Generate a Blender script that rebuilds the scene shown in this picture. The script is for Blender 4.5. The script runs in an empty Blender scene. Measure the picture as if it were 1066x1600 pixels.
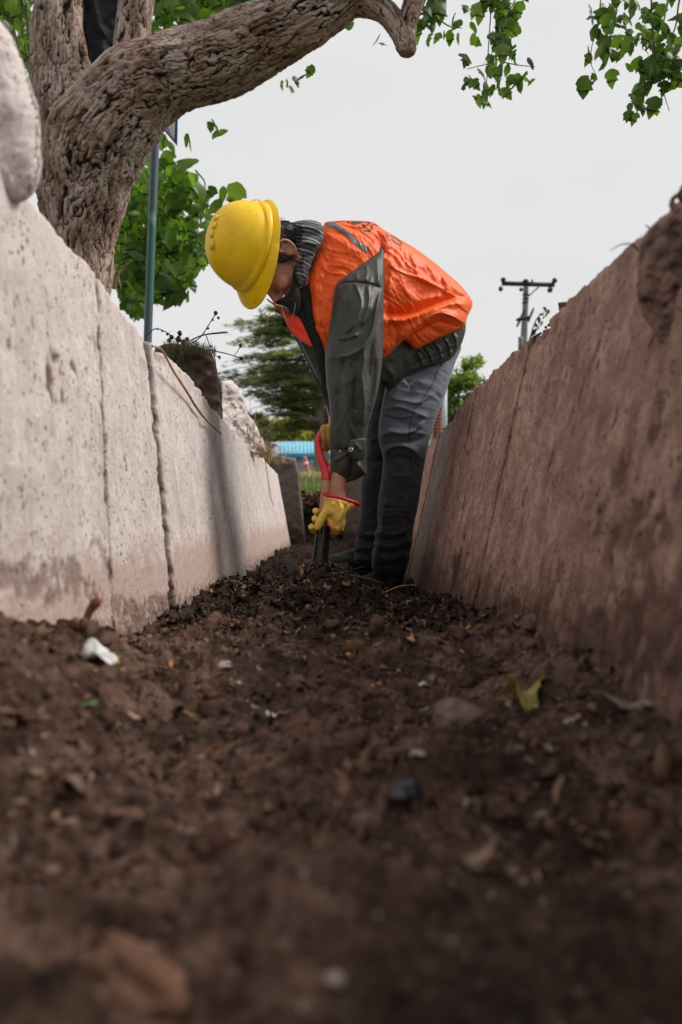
import bpy, bmesh, math, random
import numpy as np
from mathutils import Vector, Matrix, noise as mnoise
from mathutils.geometry import delaunay_2d_cdt
from mathutils.bvhtree import BVHTree

random.seed(7)
RNG = np.random.default_rng(7)
scene = bpy.context.scene
COL = scene.collection
F = 1244.0                      # focal length in photograph pixels (28 mm on a 36 mm tall frame)
R = math.radians

# ------------------------------------------------------------------ camera
cam_data = bpy.data.cameras.new("camera")
cam = bpy.data.objects.new("camera", cam_data)
COL.objects.link(cam)
cam.location = (0, 0, 0)
cam.rotation_euler = (R(90), 0, 0)
cam_data.sensor_fit = 'VERTICAL'
cam_data.sensor_height = 36.0
cam_data.sensor_width = 24.0
cam_data.lens = 36.0 * F / 1600.0
cam_data.clip_start = 0.02
cam_data.clip_end = 3000
cam_data.dof.use_dof = True
cam_data.dof.focus_distance = 2.45
cam_data.dof.aperture_fstop = 3.6
scene.camera = cam

# ------------------------------------------------------------------ sky and sun
SUN_EL, SUN_AZ = 46.0, 80.0     # azimuth measured from +Y towards +X
world = bpy.data.worlds.new("World")
scene.world = world
world.use_nodes = True
wn, wl = world.node_tree.nodes, world.node_tree.links
wn.clear()
wo = wn.new('ShaderNodeOutputWorld')
bg = wn.new('ShaderNodeBackground')
sky = wn.new('ShaderNodeTexSky')
sky.sky_type = 'NISHITA'
sky.sun_disc = False
sky.sun_elevation = R(SUN_EL)
sky.sun_rotation = R(SUN_AZ)
tc = wn.new('ShaderNodeTexCoord')
mp = wn.new('ShaderNodeMapping')
mp.inputs['Scale'].default_value = (1.6, 1.6, 4.5)
nz = wn.new('ShaderNodeTexNoise')
nz.inputs['Scale'].default_value = 2.2
nz.inputs['Detail'].default_value = 5
rp = wn.new('ShaderNodeValToRGB')
rp.color_ramp.elements[0].position = 0.36
rp.color_ramp.elements[0].color = (0.965, 0.965, 0.965, 1)
rp.color_ramp.elements[1].position = 0.50
rp.color_ramp.elements[1].color = (1, 1, 1, 1)
mx = wn.new('ShaderNodeMix')
mx.data_type = 'RGBA'
mx.inputs['B'].default_value = (7.9, 7.9, 7.9, 1)
bg.inputs['Strength'].default_value = 0.1
wl.new(tc.outputs['Generated'], mp.inputs['Vector'])
wl.new(mp.outputs['Vector'], nz.inputs['Vector'])
wl.new(nz.outputs['Fac'], rp.inputs['Fac'])
wl.new(rp.outputs['Color'], mx.inputs['Factor'])
wl.new(sky.outputs['Color'], mx.inputs['A'])
wl.new(mx.outputs['Result'], bg.inputs['Color'])
wl.new(bg.outputs['Background'], wo.inputs['Surface'])

sun_data = bpy.data.lights.new("sun", 'SUN')
sun_data.energy = 3.3
sun_data.angle = R(22)
sun_data.color = (1.0, 0.95, 0.88)
sun = bpy.data.objects.new("sun", sun_data)
COL.objects.link(sun)
sd = Vector((math.sin(R(SUN_AZ)) * math.cos(R(SUN_EL)), math.cos(R(SUN_AZ)) * math.cos(R(SUN_EL)), math.sin(R(SUN_EL))))
sun.rotation_euler = sd.to_track_quat('Z', 'Y').to_euler()
sun.location = sd * 50

scene.view_settings.view_transform = 'Standard'
scene.view_settings.look = 'None'
scene.view_settings.exposure = 0.0
scene.view_settings.gamma = 1.0
scene.view_settings.use_curve_mapping = False

# ------------------------------------------------------------------ helpers
def P(px, py, Y):
    return np.array([(px - 533.0) / F * Y, Y, (800.0 - py) / F * Y])

def mesh_np(name, v, f, smooth=True, uv=None, tint=None):
    """v (N,3) array, f (M,3|4) array or list of lists"""
    me = bpy.data.meshes.new(name)
    v = np.asarray(v, dtype=np.float32)
    if isinstance(f, np.ndarray):
        k = f.shape[1]
        me.vertices.add(len(v)); me.vertices.foreach_set('co', v.ravel())
        me.loops.add(f.size); me.loops.foreach_set('vertex_index', f.astype(np.int32).ravel())
        me.polygons.add(len(f))
        me.polygons.foreach_set('loop_start', np.arange(0, f.size, k, dtype=np.int32))
        me.polygons.foreach_set('loop_total', np.full(len(f), k, dtype=np.int32))
        me.update(calc_edges=True)
        me.validate()
    else:
        me.from_pydata(v.tolist(), [], f)
        me.update()
    if smooth and len(me.polygons):
        me.polygons.foreach_set('use_smooth', np.ones(len(me.polygons), dtype=bool))
    if tint is not None:
        a = me.attributes.new('tint', 'FLOAT_COLOR', 'POINT')
        t = np.ones((len(me.vertices), 4), dtype=np.float32)
        t[:, :3] = tint
        a.data.foreach_set('color', t.ravel())
    if uv is not None:
        a = me.attributes.new('flow', 'FLOAT_VECTOR', 'POINT')
        a.data.foreach_set('vector', np.asarray(uv, dtype=np.float32).ravel())
    return me

def obj(name, me, mat=None, parent=None, loc=None, **props):
    o = bpy.data.objects.new(name, me)
    COL.objects.link(o)
    if mat is not None and me is not None and hasattr(me, 'materials') and len(me.materials) == 0:
        me.materials.append(mat)
    if parent is not None:
        o.parent = parent
    if loc is not None:
        o.location = tuple(loc)
    for k, v in props.items():
        o[k] = v
    return o

def empty(name, loc=(0, 0, 0), **props):
    return obj(name, None, loc=loc, **props)

def rel(v, parent):
    """vertices given in world space, for a child of an unrotated Empty"""
    return np.asarray(v) - np.array(parent.location)

def hash3(i, j, k, seed=0):
    n = (i * 374761393 + j * 668265263 + k * 2147483647 + seed * 1274126177) & 0xffffffff
    n = ((n ^ (n >> 13)) * 1274126177) & 0xffffffff
    n = ((n ^ (n >> 16)) * 2246822519) & 0xffffffff
    return ((n ^ (n >> 15)) & 0xffffff) / float(0xffffff)

def vnoise(p, seed=0):
    p = np.asarray(p, dtype=np.float64)
    i = np.floor(p).astype(np.int64)
    f = p - i
    u = f * f * f * (f * (f * 6 - 15) + 10)
    out = 0
    for a in (0, 1):
        wa = u[:, 0] if a else 1 - u[:, 0]
        for b in (0, 1):
            wb = u[:, 1] if b else 1 - u[:, 1]
            for c in (0, 1):
                wc = u[:, 2] if c else 1 - u[:, 2]
                out = out + wa * wb * wc * hash3(i[:, 0] + a, i[:, 1] + b, i[:, 2] + c, seed)
    return out * 2 - 1

def fbm(p, octaves=4, seed=0, gain=0.5, ridge=False):
    p = np.asarray(p, dtype=np.float64)
    s, a, tot = 0, 1.0, 0
    for o in range(octaves):
        n = vnoise(p * (2.03 ** o) + 17.3 * o, seed + o)
        if ridge:
            n = 1 - 2 * np.abs(n)
        s = s + a * n
        tot += a
        a *= gain
    return s / tot

def smoothstep(a, b, x):
    t = np.clip((x - a) / (b - a), 0, 1)
    return t * t * (3 - 2 * t)

def seg_dist(pts, poly):
    """distance from pts (N,2) to an open polyline (M,2), signed by side, and the parameter 0..1 along it"""
    poly = np.asarray(poly, float)
    best = np.full(len(pts), 1e9); side = np.zeros(len(pts)); par = np.zeros(len(pts))
    L = np.r_[0, np.cumsum(np.linalg.norm(np.diff(poly, axis=0), axis=1))]
    for i in range(len(poly) - 1):
        a, b = poly[i], poly[i + 1]
        ab = b - a
        t = np.clip(((pts - a) @ ab) / (ab @ ab + 1e-12), 0, 1)
        q = a + t[:, None] * ab
        d = np.linalg.norm(pts - q, axis=1)
        m = d < best
        best[m] = d[m]
        cr = ab[0] * (pts[:, 1] - a[1]) - ab[1] * (pts[:, 0] - a[0])
        side[m] = np.sign(cr[m])
        par[m] = (L[i] + t[m] * (L[i + 1] - L[i])) / L[-1]
    return best, side, par

def chaikin(poly, n=1, closed=True):
    p = [np.array(q, float) for q in poly]
    for _ in range(n):
        out = []
        rng = range(len(p)) if closed else range(len(p) - 1)
        if not closed:
            out.append(p[0])
        for i in rng:
            a, b = p[i], p[(i + 1) % len(p)]
            out += [a * .75 + b * .25, a * .25 + b * .75]
        if not closed:
            out.append(p[-1])
        p = out
    return np.array(p)

def resample(poly, s, closed=True):
    p = np.asarray(poly, float)
    if closed:
        p = np.vstack([p, p[:1]])
    d = np.linalg.norm(np.diff(p, axis=0), axis=1)
    L = np.r_[0, np.cumsum(d)]
    n = max(4, int(round(L[-1] / s)))
    t = np.linspace(0, L[-1], n + 1)
    if closed:
        t = t[:-1]
    return np.stack([np.interp(t, L, p[:, k]) for k in range(p.shape[1])], 1)

def inside(pts, poly):
    x, y = pts[:, 0], pts[:, 1]
    c = np.zeros(len(pts), bool)
    n = len(poly)
    j = n - 1
    for i in range(n):
        xi, yi = poly[i]; xj, yj = poly[j]
        m = ((yi > y) != (yj > y)) & (x < (xj - xi) * (y - yi) / (yj - yi + 1e-12) + xi)
        c ^= m
        j = i
    return c

def inflate(outline, Yc, k=0.85, folds=(), s=2.2, smooth=1, nz_amp=0.0, nz_scale=0.1, cap=None, seed=1, back=1.0, stretch=(1, 1), ridge=()):
    """a closed rounded body whose side-on outline is given in photograph pixels at distance Yc(px, py) metres.
    Its half thickness is that of a round-sectioned body of this outline times k; folds are ridges
    (polyline, width on one side, width on the other, height in px) on its near face. Returns v, f."""
    out = resample(chaikin(outline, smooth) if smooth else np.array(outline, float), s)
    lo, hi = out.min(0), out.max(0)
    gx = np.arange(lo[0], hi[0], s); gy = np.arange(lo[1], hi[1], s * 0.866)
    X, Yg = np.meshgrid(gx, gy)
    X = X + (np.arange(len(gy)) % 2)[:, None] * s / 2
    pts = np.stack([X.ravel(), Yg.ravel()], 1)
    pts = pts[inside(pts, out)]
    closed = np.vstack([out, out[:1]])
    d, _, _ = seg_dist(pts, closed)
    pts = pts[d > s * 0.62]
    nb = len(out)
    allp = np.vstack([out, pts])
    cdt = delaunay_2d_cdt([Vector(q) for q in allp], [(i, (i + 1) % nb) for i in range(nb)], [list(range(nb))], 1, 1e-5)
    vv = np.array([list(q) for q in cdt[0]])
    tri = np.array([t for t in cdt[2] if len(t) == 3], dtype=np.int64)
    d, _, _ = seg_dist(vv, closed)
    bnd = d < 1e-3
    E = np.vstack([tri[:, [0, 1]], tri[:, [1, 2]], tri[:, [2, 0]]])
    E = np.unique(np.sort(E, 1), axis=0)
    n = len(vv)
    deg = np.bincount(E.ravel(), minlength=n).astype(float)
    free = ~bnd
    def A(u):
        u = np.where(free, u, 0)
        r = deg * u - np.bincount(E[:, 0], weights=u[E[:, 1]], minlength=n) - np.bincount(E[:, 1], weights=u[E[:, 0]], minlength=n)
        return np.where(free, r, 0)
    b = np.where(free, 1.5 * s * s * 2.4, 0)
    u = np.zeros(n); r = b - A(u); p = r.copy(); rs = r @ r
    for _ in range(600):
        Ap = A(p); al = rs / (p @ Ap + 1e-20)
        u += al * p; r -= al * Ap; rn = r @ r
        if rn < 1e-8 * (b @ b):
            break
        p = r + rn / rs * p; rs = rn
    h = np.sqrt(np.clip(u, 0, None)) * k
    if cap:
        h = cap * np.tanh(h / cap)
    f = np.zeros(n)
    for fo in folds:
        poly, w1, w2, amp = fo[:4]
        dd, sd_, t = seg_dist(vv, chaikin(poly, 2, False))
        w = np.where(sd_ > 0, w1, w2)
        f += 1.35 * amp * np.exp(-(dd / w * 1.05) ** 1.45) * np.clip(np.minimum(t, 1 - t) * 6 + 0.25, 0, 1)
    if nz_amp:
        f += nz_amp * fbm(np.c_[vv * nz_scale * np.array(stretch), np.full(n, 3.0)], 4, seed)
    for (dr, am, fr, cx_, cy_) in ridge:      # drapery: soft creases that run along dr
        dr = np.array(dr, float); dr /= np.linalg.norm(dr); nr = np.array([-dr[1], dr[0]])
        qx = vv - np.array([cx_, cy_]); a_ = qx @ dr; c_ = qx @ nr
        wv = fbm(np.c_[vv * .018, np.full(n, 8.0)], 2, seed + 31) * 22
        g_ = fbm(np.c_[a_ * fr * .16, (c_ + wv) * fr, np.full(n, 1.0)], 2, seed + 33, .45, True)
        f += am * g_
    edge = np.clip(d / 7.0, 0, 1)
    f *= edge
    yc = np.array([Yc(a, b_) for a, b_ in vv])
    Yf = yc - (h + f) * yc / F
    Yb = yc + (h * back) * yc / F
    vf = np.stack([(vv[:, 0] - 533) / F * Yf, Yf, (800 - vv[:, 1]) / F * Yf], 1)
    vb = np.stack([(vv[:, 0] - 533) / F * Yb, Yb, (800 - vv[:, 1]) / F * Yb], 1)
    idx = np.full(n, -1); inter = np.where(free)[0]
    idx[inter] = np.arange(len(inter)) + n
    idx[bnd] = np.where(bnd)[0]
    V = np.vstack([vf, vb[inter]])
    # orient near faces towards the camera (-Y)
    a, b_, c = vf[tri[:, 0]], vf[tri[:, 1]], vf[tri[:, 2]]
    nn = np.cross(b_ - a, c - a)
    tri[nn[:, 1] > 0] = tri[nn[:, 1] > 0][:, ::-1]
    back_tri = idx[tri][:, ::-1]
    same = bnd[tri].all(1)
    T = np.vstack([tri, back_tri[~same]])
    return V, T

def merge(parts):
    vs, fs, o = [], [], 0
    for v, f in parts:
        vs.append(v); fs.append(np.asarray(f) + o); o += len(v)
    return np.vstack(vs), np.vstack(fs)

def crspline(pts, n):
    p = np.asarray(pts, float)
    p = np.vstack([2 * p[0] - p[1], p, 2 * p[-1] - p[-2]])
    out = []
    m = len(p) - 3
    for i in range(m):
        t = np.linspace(0, 1, n, endpoint=(i == m - 1))[:, None]
        a, b, c, d = p[i:i + 4]
        out.append(0.5 * ((2 * b) + (-a + c) * t + (2 * a - 5 * b + 4 * c - d) * t ** 2 + (-a + 3 * b - 3 * c + d) * t ** 3))
    return np.vstack(out)

def tube(path, rad, seg=12, n=6, disp=None, flat=1.0, tri=True, caps=True, up=None):
    """tapered tube along a smooth path; path (M,3), rad (M,); returns v, f, flow(u, angle, radius)"""
    q = crspline(np.c_[np.asarray(path, float), np.asarray(rad, float)], n) if n > 1 else np.c_[np.asarray(path, float), np.asarray(rad, float)]
    c, r = q[:, :3], np.clip(q[:, 3], 1e-4, None)
    T = np.gradient(c, axis=0)
    T /= np.linalg.norm(T, axis=1)[:, None] + 1e-12
    ref = np.array(up if up is not None else (0, -1.0, 0.02))
    N = ref - (ref @ T[0]) * T[0]; N /= np.linalg.norm(N) + 1e-12
    L = np.r_[0, np.cumsum(np.linalg.norm(np.diff(c, axis=0), axis=1))]
    th = np.linspace(0, 2 * math.pi, seg, endpoint=False)
    V, U = [], []
    for i in range(len(c)):
        N = N - (N @ T[i]) * T[i]; N /= np.linalg.norm(N) + 1e-12
        B = np.cross(T[i], N)
        rr = np.full(seg, r[i])
        if disp is not None:
            rr = rr + disp(L[i], th, r[i])
        V.append(c[i] + (np.cos(th) * rr * flat)[:, None] * N + (np.sin(th) * rr)[:, None] * B)
        U.append(np.stack([np.full(seg, L[i]), th, np.full(seg, r[i])], 1))
    V = np.vstack(V); U = np.vstack(U)
    m = len(c)
    i, j = np.meshgrid(np.arange(m - 1), np.arange(seg), indexing='ij')
    a = i * seg + j; b = i * seg + (j + 1) % seg
    quad = np.stack([a.ravel(), b.ravel(), (b + seg).ravel(), (a + seg).ravel()], 1)
    f = np.vstack([quad[:, [0, 1, 2]], quad[:, [0, 2, 3]]])
    if caps:
        V = np.vstack([V, c[:1], c[-1:]]); U = np.vstack([U, U[:1], U[-1:]])
        k0, k1 = m * seg, m * seg + 1
        jj = np.arange(seg)
        f = np.vstack([f, np.stack([np.full(seg, k0), (jj + 1) % seg, jj], 1),
                       np.stack([np.full(seg, k1), (m - 1) * seg + jj, (m - 1) * seg + (jj + 1) % seg], 1)])
    return V, f, U

def ptube(pts, seg=10, n=6, flat=1.0, **kw):
    """tube through (px, py, Y, radius_px)"""
    path = [P(a, b, y) for a, b, y, r in pts]
    rad = [r * y / F for a, b, y, r in pts]
    return tube(path, rad, seg, n, flat=flat, **kw)

def ellipsoid(c, ax, M=None, nu=24, nv=16):
    u = np.linspace(0, 2 * math.pi, nu, endpoint=False); v = np.linspace(0, math.pi, nv)
    U, Vv = np.meshgrid(u, v)
    p = np.stack([np.cos(U) * np.sin(Vv), np.sin(U) * np.sin(Vv), np.cos(Vv)], -1).reshape(-1, 3) * np.array(ax)
    if M is not None:
        p = p @ np.array(M).T
    p = p + np.array(c)
    i, j = np.meshgrid(np.arange(nv - 1), np.arange(nu), indexing='ij')
    a = i * nu + j; b = i * nu + (j + 1) % nu
    q = np.stack([a.ravel(), (a + nu).ravel(), (b + nu).ravel(), b.ravel()], 1)
    return p, np.vstack([q[:, [0, 1, 2]], q[:, [0, 2, 3]]])

def remesh(name, parts, voxel, smooth_it=3, post=None):
    v, f = merge([(a[0], a[1]) for a in parts])
    me = mesh_np(name + "_src", v, f)
    o = bpy.data.objects.new(name + "_src", me); COL.objects.link(o)
    m = o.modifiers.new("r", 'REMESH'); m.mode = 'VOXEL'; m.voxel_size = voxel; m.use_smooth_shade = True
    if smooth_it:
        sm = o.modifiers.new("s", 'SMOOTH'); sm.iterations = smooth_it; sm.factor = 0.5
    dg = bpy.context.evaluated_depsgraph_get()
    out = bpy.data.meshes.new_from_object(o.evaluated_get(dg))
    bpy.data.objects.remove(o); bpy.data.meshes.remove(me)
    out.name = name
    out.polygons.foreach_set('use_smooth', np.ones(len(out.polygons), dtype=bool))
    if post is not None:
        co = np.zeros(len(out.vertices) * 3, dtype=np.float32); out.vertices.foreach_get('co', co)
        co = post(co.reshape(-1, 3).astype(float))
        out.vertices.foreach_set('co', co.astype(np.float32).ravel())
    out.update()
    return out

def scatter(tmpls, pos, rot, scl, tints=None):
    """many small copies of template meshes (v, f) joined into one; pos (N,3), rot (N,3,3), scl (N,3)"""
    Vs, Fs, Ts, o = [], [], [], 0
    which = RNG.integers(0, len(tmpls), len(pos))
    for k, (tv, tf) in enumerate(tmpls):
        m = np.where(which == k)[0]
        if not len(m):
            continue
        v = tv[None] * scl[m][:, None, :]
        v = np.einsum('nij,nvj->nvi', rot[m], v) + pos[m][:, None, :]
        f = tf[None] + (np.arange(len(m)) * len(tv))[:, None, None]
        Vs.append(v.reshape(-1, 3)); Fs.append(f.reshape(-1, tf.shape[1]) + o)
        if tints is not None:
            Ts.append(np.repeat(tints[m], len(tv), axis=0))
        o += len(m) * len(tv)
    return np.vstack(Vs), np.vstack(Fs), (np.vstack(Ts) if tints is not None else None)

def rotmats(n, tilt=None):
    """random rotations; tilt limits how far the local z leaves the vertical"""
    a = RNG.uniform(0, 2 * math.pi, n)
    ca, sa = np.cos(a), np.sin(a)
    Z = np.zeros((n, 3, 3)); Z[:, 0, 0] = ca; Z[:, 0, 1] = -sa; Z[:, 1, 0] = sa; Z[:, 1, 1] = ca; Z[:, 2, 2] = 1
    t = RNG.uniform(0, math.pi, n) if tilt is None else np.abs(RNG.normal(0, tilt, n))
    b = RNG.uniform(0, 2 * math.pi, n)
    ax = np.stack([np.cos(b), np.sin(b), np.zeros(n)], 1)
    K = np.zeros((n, 3, 3)); K[:, 0, 2] = ax[:, 1]; K[:, 1, 2] = -ax[:, 0]; K[:, 2, 0] = -ax[:, 1]; K[:, 2, 1] = ax[:, 0]
    I = np.eye(3)[None]
    X = I + np.sin(t)[:, None, None] * K + (1 - np.cos(t))[:, None, None] * (K @ K)
    return X @ Z

# ------------------------------------------------------------------ materials
class NT:
    def __init__(s, name):
        s.m = bpy.data.materials.new(name); s.m.use_nodes = True
        s.n, s.l = s.m.node_tree.nodes, s.m.node_tree.links
        s.b = s.n['Principled BSDF']
        s.tc = s.n.new('ShaderNodeTexCoord')
    def node(s, t, **kw):
        x = s.n.new(t)
        for k, v in kw.items():
            setattr(x, k, v)
        return x
    def coord(s, scale=(1, 1, 1), src='Object', rot=(0, 0, 0), attr=None):
        mp = s.node('ShaderNodeMapping'); mp.inputs['Scale'].default_value = scale; mp.inputs['Rotation'].default_value = rot
        if attr:
            a = s.node('ShaderNodeAttribute', attribute_name=attr); s.l.new(a.outputs['Vector'], mp.inputs['Vector'])
        else:
            s.l.new(s.tc.outputs[src], mp.inputs['Vector'])
        return mp.outputs['Vector']
    def noise(s, vec, scale, detail=4, rough=0.55, dist=0.0):
        x = s.node('ShaderNodeTexNoise'); x.inputs['Scale'].default_value = scale; x.inputs['Detail'].default_value = detail
        x.inputs['Roughness'].default_value = rough; x.inputs['Distortion'].default_value = dist
        s.l.new(vec, x.inputs['Vector']); return x.outputs['Fac']
    def ramp(s, fac, stops):
        x = s.node('ShaderNodeValToRGB'); e = x.color_ramp.elements
        while len(e) < len(stops):
            e.new(0.5)
        for i, (p, c) in enumerate(stops):
            e[i].position = p; e[i].color = (c, c, c, 1) if not hasattr(c, '__len__') else (*c[:3], 1)
        s.l.new(fac, x.inputs['Fac']); return x.outputs['Color']
    def mix(s, fac, a, b, mode='MIX'):
        x = s.node('ShaderNodeMix'); x.data_type = 'RGBA'; x.blend_type = mode
        for key, val in (('Factor', fac), ('A', a), ('B', b)):
            if hasattr(val, 'is_output'):
                s.l.new(val, x.inputs[key])
            elif hasattr(val, '__len__'):
                x.inputs[key].default_value = (*val[:3], 1)
            else:
                x.inputs[key].default_value = val
        return x.outputs['Result']
    def math(s, op, a, b=0.0, clamp=False):
        x = s.node('ShaderNodeMath', operation=op, use_clamp=clamp)
        for i, val in enumerate((a, b)):
            if hasattr(val, 'is_output'):
                s.l.new(val, x.inputs[i])
            else:
                x.inputs[i].default_value = val
        return x.outputs[0]
    def bump(s, h, strength=0.5, dist=0.01, normal=None):
        x = s.node('ShaderNodeBump'); x.inputs['Strength'].default_value = strength; x.inputs['Distance'].default_value = dist
        s.l.new(h, x.inputs['Height'])
        if normal is not None:
            s.l.new(normal, x.inputs['Normal'])
        return x.outputs['Normal']
    def done(s, color=None, rough=0.8, normal=None, **kw):
        for key, val in (('Base Color', color), ('Roughness', rough), ('Normal', normal)):
            if val is None:
                continue
            if hasattr(val, 'is_output'):
                s.l.new(val, s.b.inputs[key])
            elif hasattr(val, '__len__'):
                s.b.inputs[key].default_value = (*val[:3], 1)
            else:
                s.b.inputs[key].default_value = val
        for k, v in kw.items():
            s.b.inputs[k.replace('_', ' ')].default_value = v
        return s.m
    def sep(s, axis='Z', src='Object'):
        x = s.node('ShaderNodeSeparateXYZ'); s.l.new(s.tc.outputs[src], x.inputs[0]); return x.outputs[axis]
    def attr(s, name, out='Color'):
        a = s.node('ShaderNodeAttribute', attribute_name=name); return a.outputs[out]

def mat_simple(name, c, rough=0.6, var=0.15, scale=40, bump=0.15, dist=0.002, spec=0.5, **kw):
    t = NT(name); v = t.coord()
    n = t.noise(v, scale, 5)
    c2 = tuple(x * (1 - var * 1.6) for x in c); c3 = tuple(min(1, x * (1 + var)) for x in c)
    kw.setdefault('Specular_IOR_Level', spec)
    return t.done(t.ramp(n, [(0.3, c2), (0.7, c3)]), rough, t.bump(n, bump, dist), **kw)

def mat_concrete(name, light, dark, dirt, pit=0.5, dirt_top=-0.05, dirt_w=0.16, streak=0.5, bump=0.6, big=0.5, grit=0.28, relief=0.006, splash=None, smax=0.9):
    t = NT(name)
    v = t.coord()
    vs = t.coord((1, 0.8, 0.16))
    base = t.ramp(t.noise(v, 9, 6, 0.6), [(0.3, dark), (0.68, light)])
    fine = t.noise(v, 120, 5, 0.65)
    base = t.mix(t.math('MULTIPLY', t.ramp(fine, [(0.45, 0.0), (0.68, 1.0)]), grit), base, tuple(x * 0.55 for x in dark))
    mott = t.noise(t.coord((1, .55, .75)), 34, 7, 0.72)
    base = t.mix(t.math('MULTIPLY', t.ramp(mott, [(0.40, 1.0), (0.54, 0.0)]), min(0.95, grit * 1.25)), base, tuple(x * 0.55 for x in dark))
    base = t.mix(t.math('MULTIPLY', t.ramp(mott, [(0.56, 0.0), (0.68, 1.0)]), min(0.8, grit)), base, tuple(min(.85, x * 1.25) for x in light))
    # pits and vertical pock marks left by the board forms
    pits = t.noise(t.coord((1, .8, .7)), 130, 2, 0.5)
    pm = t.ramp(pits, [(0.635, 0.0), (0.67, 1.0)])
    pit2 = t.noise(t.coord((1, .9, .55)), 48, 3, 0.6)
    pm = t.math('MAXIMUM', pm, t.ramp(pit2, [(0.685, 0.0), (0.71, 1.0)]))
    area = t.ramp(t.noise(v, 7, 3), [(0.38, 0.35), (0.58, 1.0)])
    pm = t.math('MULTIPLY', pm, area)
    base = t.mix(t.math('MULTIPLY', pm, pit), base, dirt)
    # long vertical run marks of washed-down earth
    st = t.ramp(t.noise(t.coord((1, 1, 0.12)), 22, 6, 0.65), [(0.50, 0.0), (0.72, 1.0)])
    base = t.mix(t.math('MULTIPLY', st, streak), base, tuple(d * 1.6 for d in dirt))
    # patches of clinging mud
    mud = t.ramp(t.noise(v, 14, 8, 0.72, 0.3), [(0.63, 0.0), (0.68, 1.0)])
    base = t.mix(t.math('MULTIPLY', mud, big), base, dirt)
    # splash zone near the trench floor
    z = t.sep('Z')
    wob = t.math('MULTIPLY', t.noise(v, 16, 6, 0.65), 0.22)
    zz = t.math('SUBTRACT', z, wob)
    g = t.math('SUBTRACT', 1.0, t.math('DIVIDE', t.math('SUBTRACT', zz, dirt_top - dirt_w - 0.11), dirt_w), True)
    g = t.math('MULTIPLY', t.math('MINIMUM', t.math('MAXIMUM', g, 0.0), 1.0), 0.92)
    g = t.ramp(t.math('ADD', t.math('MULTIPLY', g, 0.72), t.noise(v, 38, 9, 0.78)), [(0.66, 0.0), (1.16, smax)])
    base = t.mix(g, base, splash or tuple(d * 1.5 for d in dirt))
    if splash:
        lo = t.math('MULTIPLY', t.math('SUBTRACT', 1.0, t.math('DIVIDE', t.math('ADD', z, 0.24), 0.13), True), 0.36)
        lo = t.ramp(t.math('ADD', lo, t.noise(v, 55, 9, 0.8)), [(0.70, 0.0), (0.80, 0.85)])
        base = t.mix(lo, base, dirt)
    shade_mask = t.math('MULTIPLY', t.attr('grey', 'Fac'), t.ramp(t.noise(v, 30, 8, 0.75), [(0.35, 0.95), (0.66, 0.35)]))
    base = t.mix(shade_mask, base, t.ramp(fine, [(0.35, (0.16, 0.15, 0.145)), (0.65, (0.44, 0.42, 0.41))]))  # grey band of shade mixed into the wall colour
    base = t.mix(t.math('MULTIPLY', t.attr('dirtmask', 'Fac'), 0.92), base, dirt)
    h = t.math('SUBTRACT', t.math('ADD', t.math('MULTIPLY', t.noise(v, 110, 6, 0.75), 0.9), t.math('MULTIPLY', mott, 1.2 * grit)), t.math('MULTIPLY', pm, 0.9))
    h = t.math('SUBTRACT', h, t.math('MULTIPLY', mud, -0.5 * big))
    return t.done(base, 0.92, t.bump(h, bump, relief), Specular_IOR_Level=0.15)

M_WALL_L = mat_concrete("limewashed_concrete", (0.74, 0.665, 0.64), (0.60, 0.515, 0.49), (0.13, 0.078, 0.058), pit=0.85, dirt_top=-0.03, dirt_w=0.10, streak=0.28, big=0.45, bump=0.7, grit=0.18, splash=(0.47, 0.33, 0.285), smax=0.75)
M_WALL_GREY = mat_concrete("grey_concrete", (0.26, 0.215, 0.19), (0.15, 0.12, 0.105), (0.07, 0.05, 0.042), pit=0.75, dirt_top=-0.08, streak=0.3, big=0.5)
M_WALL_R = mat_concrete("earth_stained_concrete", (0.67, 0.425, 0.35), (0.40, 0.235, 0.18), (0.075, 0.042, 0.030), pit=0.8, dirt_top=-0.02, dirt_w=0.24, streak=0.42, big=0.75, bump=1.0, grit=0.42, relief=0.010)
M_BLOCK = mat_concrete("weathered_block", (0.17, 0.115, 0.10), (0.085, 0.055, 0.048), (0.045, 0.028, 0.022), pit=0.6, dirt_top=-3, streak=0.2, big=0.5, bump=1.0)
M_BLOCK_FAR = mat_concrete("brown_block", (0.20, 0.155, 0.135), (0.12, 0.09, 0.078), (0.05, 0.035, 0.028), pit=0.6, dirt_top=-0.05, streak=0.2, big=0.3)

def mat_soil():
    t = NT("damp_soil"); v = t.coord()
    n = t.noise(v, 17, 9, 0.68, 0.3); n2 = t.noise(v, 75, 6, 0.7); n3 = t.noise(v, 4.2, 6, 0.6)
    c = t.ramp(n, [(0.34, (0.022, 0.012, 0.008)), (0.52, (0.108, 0.060, 0.043)), (0.68, (0.29, 0.180, 0.137))])
    dry = t.ramp(n3, [(0.47, 0.0), (0.62, 0.65)])
    c = t.mix(dry, c, (0.225, 0.134, 0.100))
    c = t.mix(t.ramp(n2, [(0.35, 0.75), (0.55, 0.0)]), c, (0.014, 0.009, 0.007))
    c = t.mix(t.ramp(t.noise(v, 5.5, 5, 0.6, 0.3), [(0.36, 0.75), (0.50, 0.0)]), c, (0.022, 0.0135, 0.010))
    # the freshly turned heap is wetter and darker than the trodden floor
    y = t.sep('Y')
    wet = t.ramp(t.math('ADD', t.math('MULTIPLY', y, 0.5), t.math('MULTIPLY', n, 0.25)), [(0.76, 0.0), (0.98, 0.80)])
    c = t.mix(wet, c, (0.017, 0.0105, 0.008))
    h = t.math('ADD', t.math('MULTIPLY', n2, 0.6), n)
    return t.done(c, 0.95, t.bump(h, 0.9, 0.012), Specular_IOR_Level=0.18)
M_SOIL = mat_soil()

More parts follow.
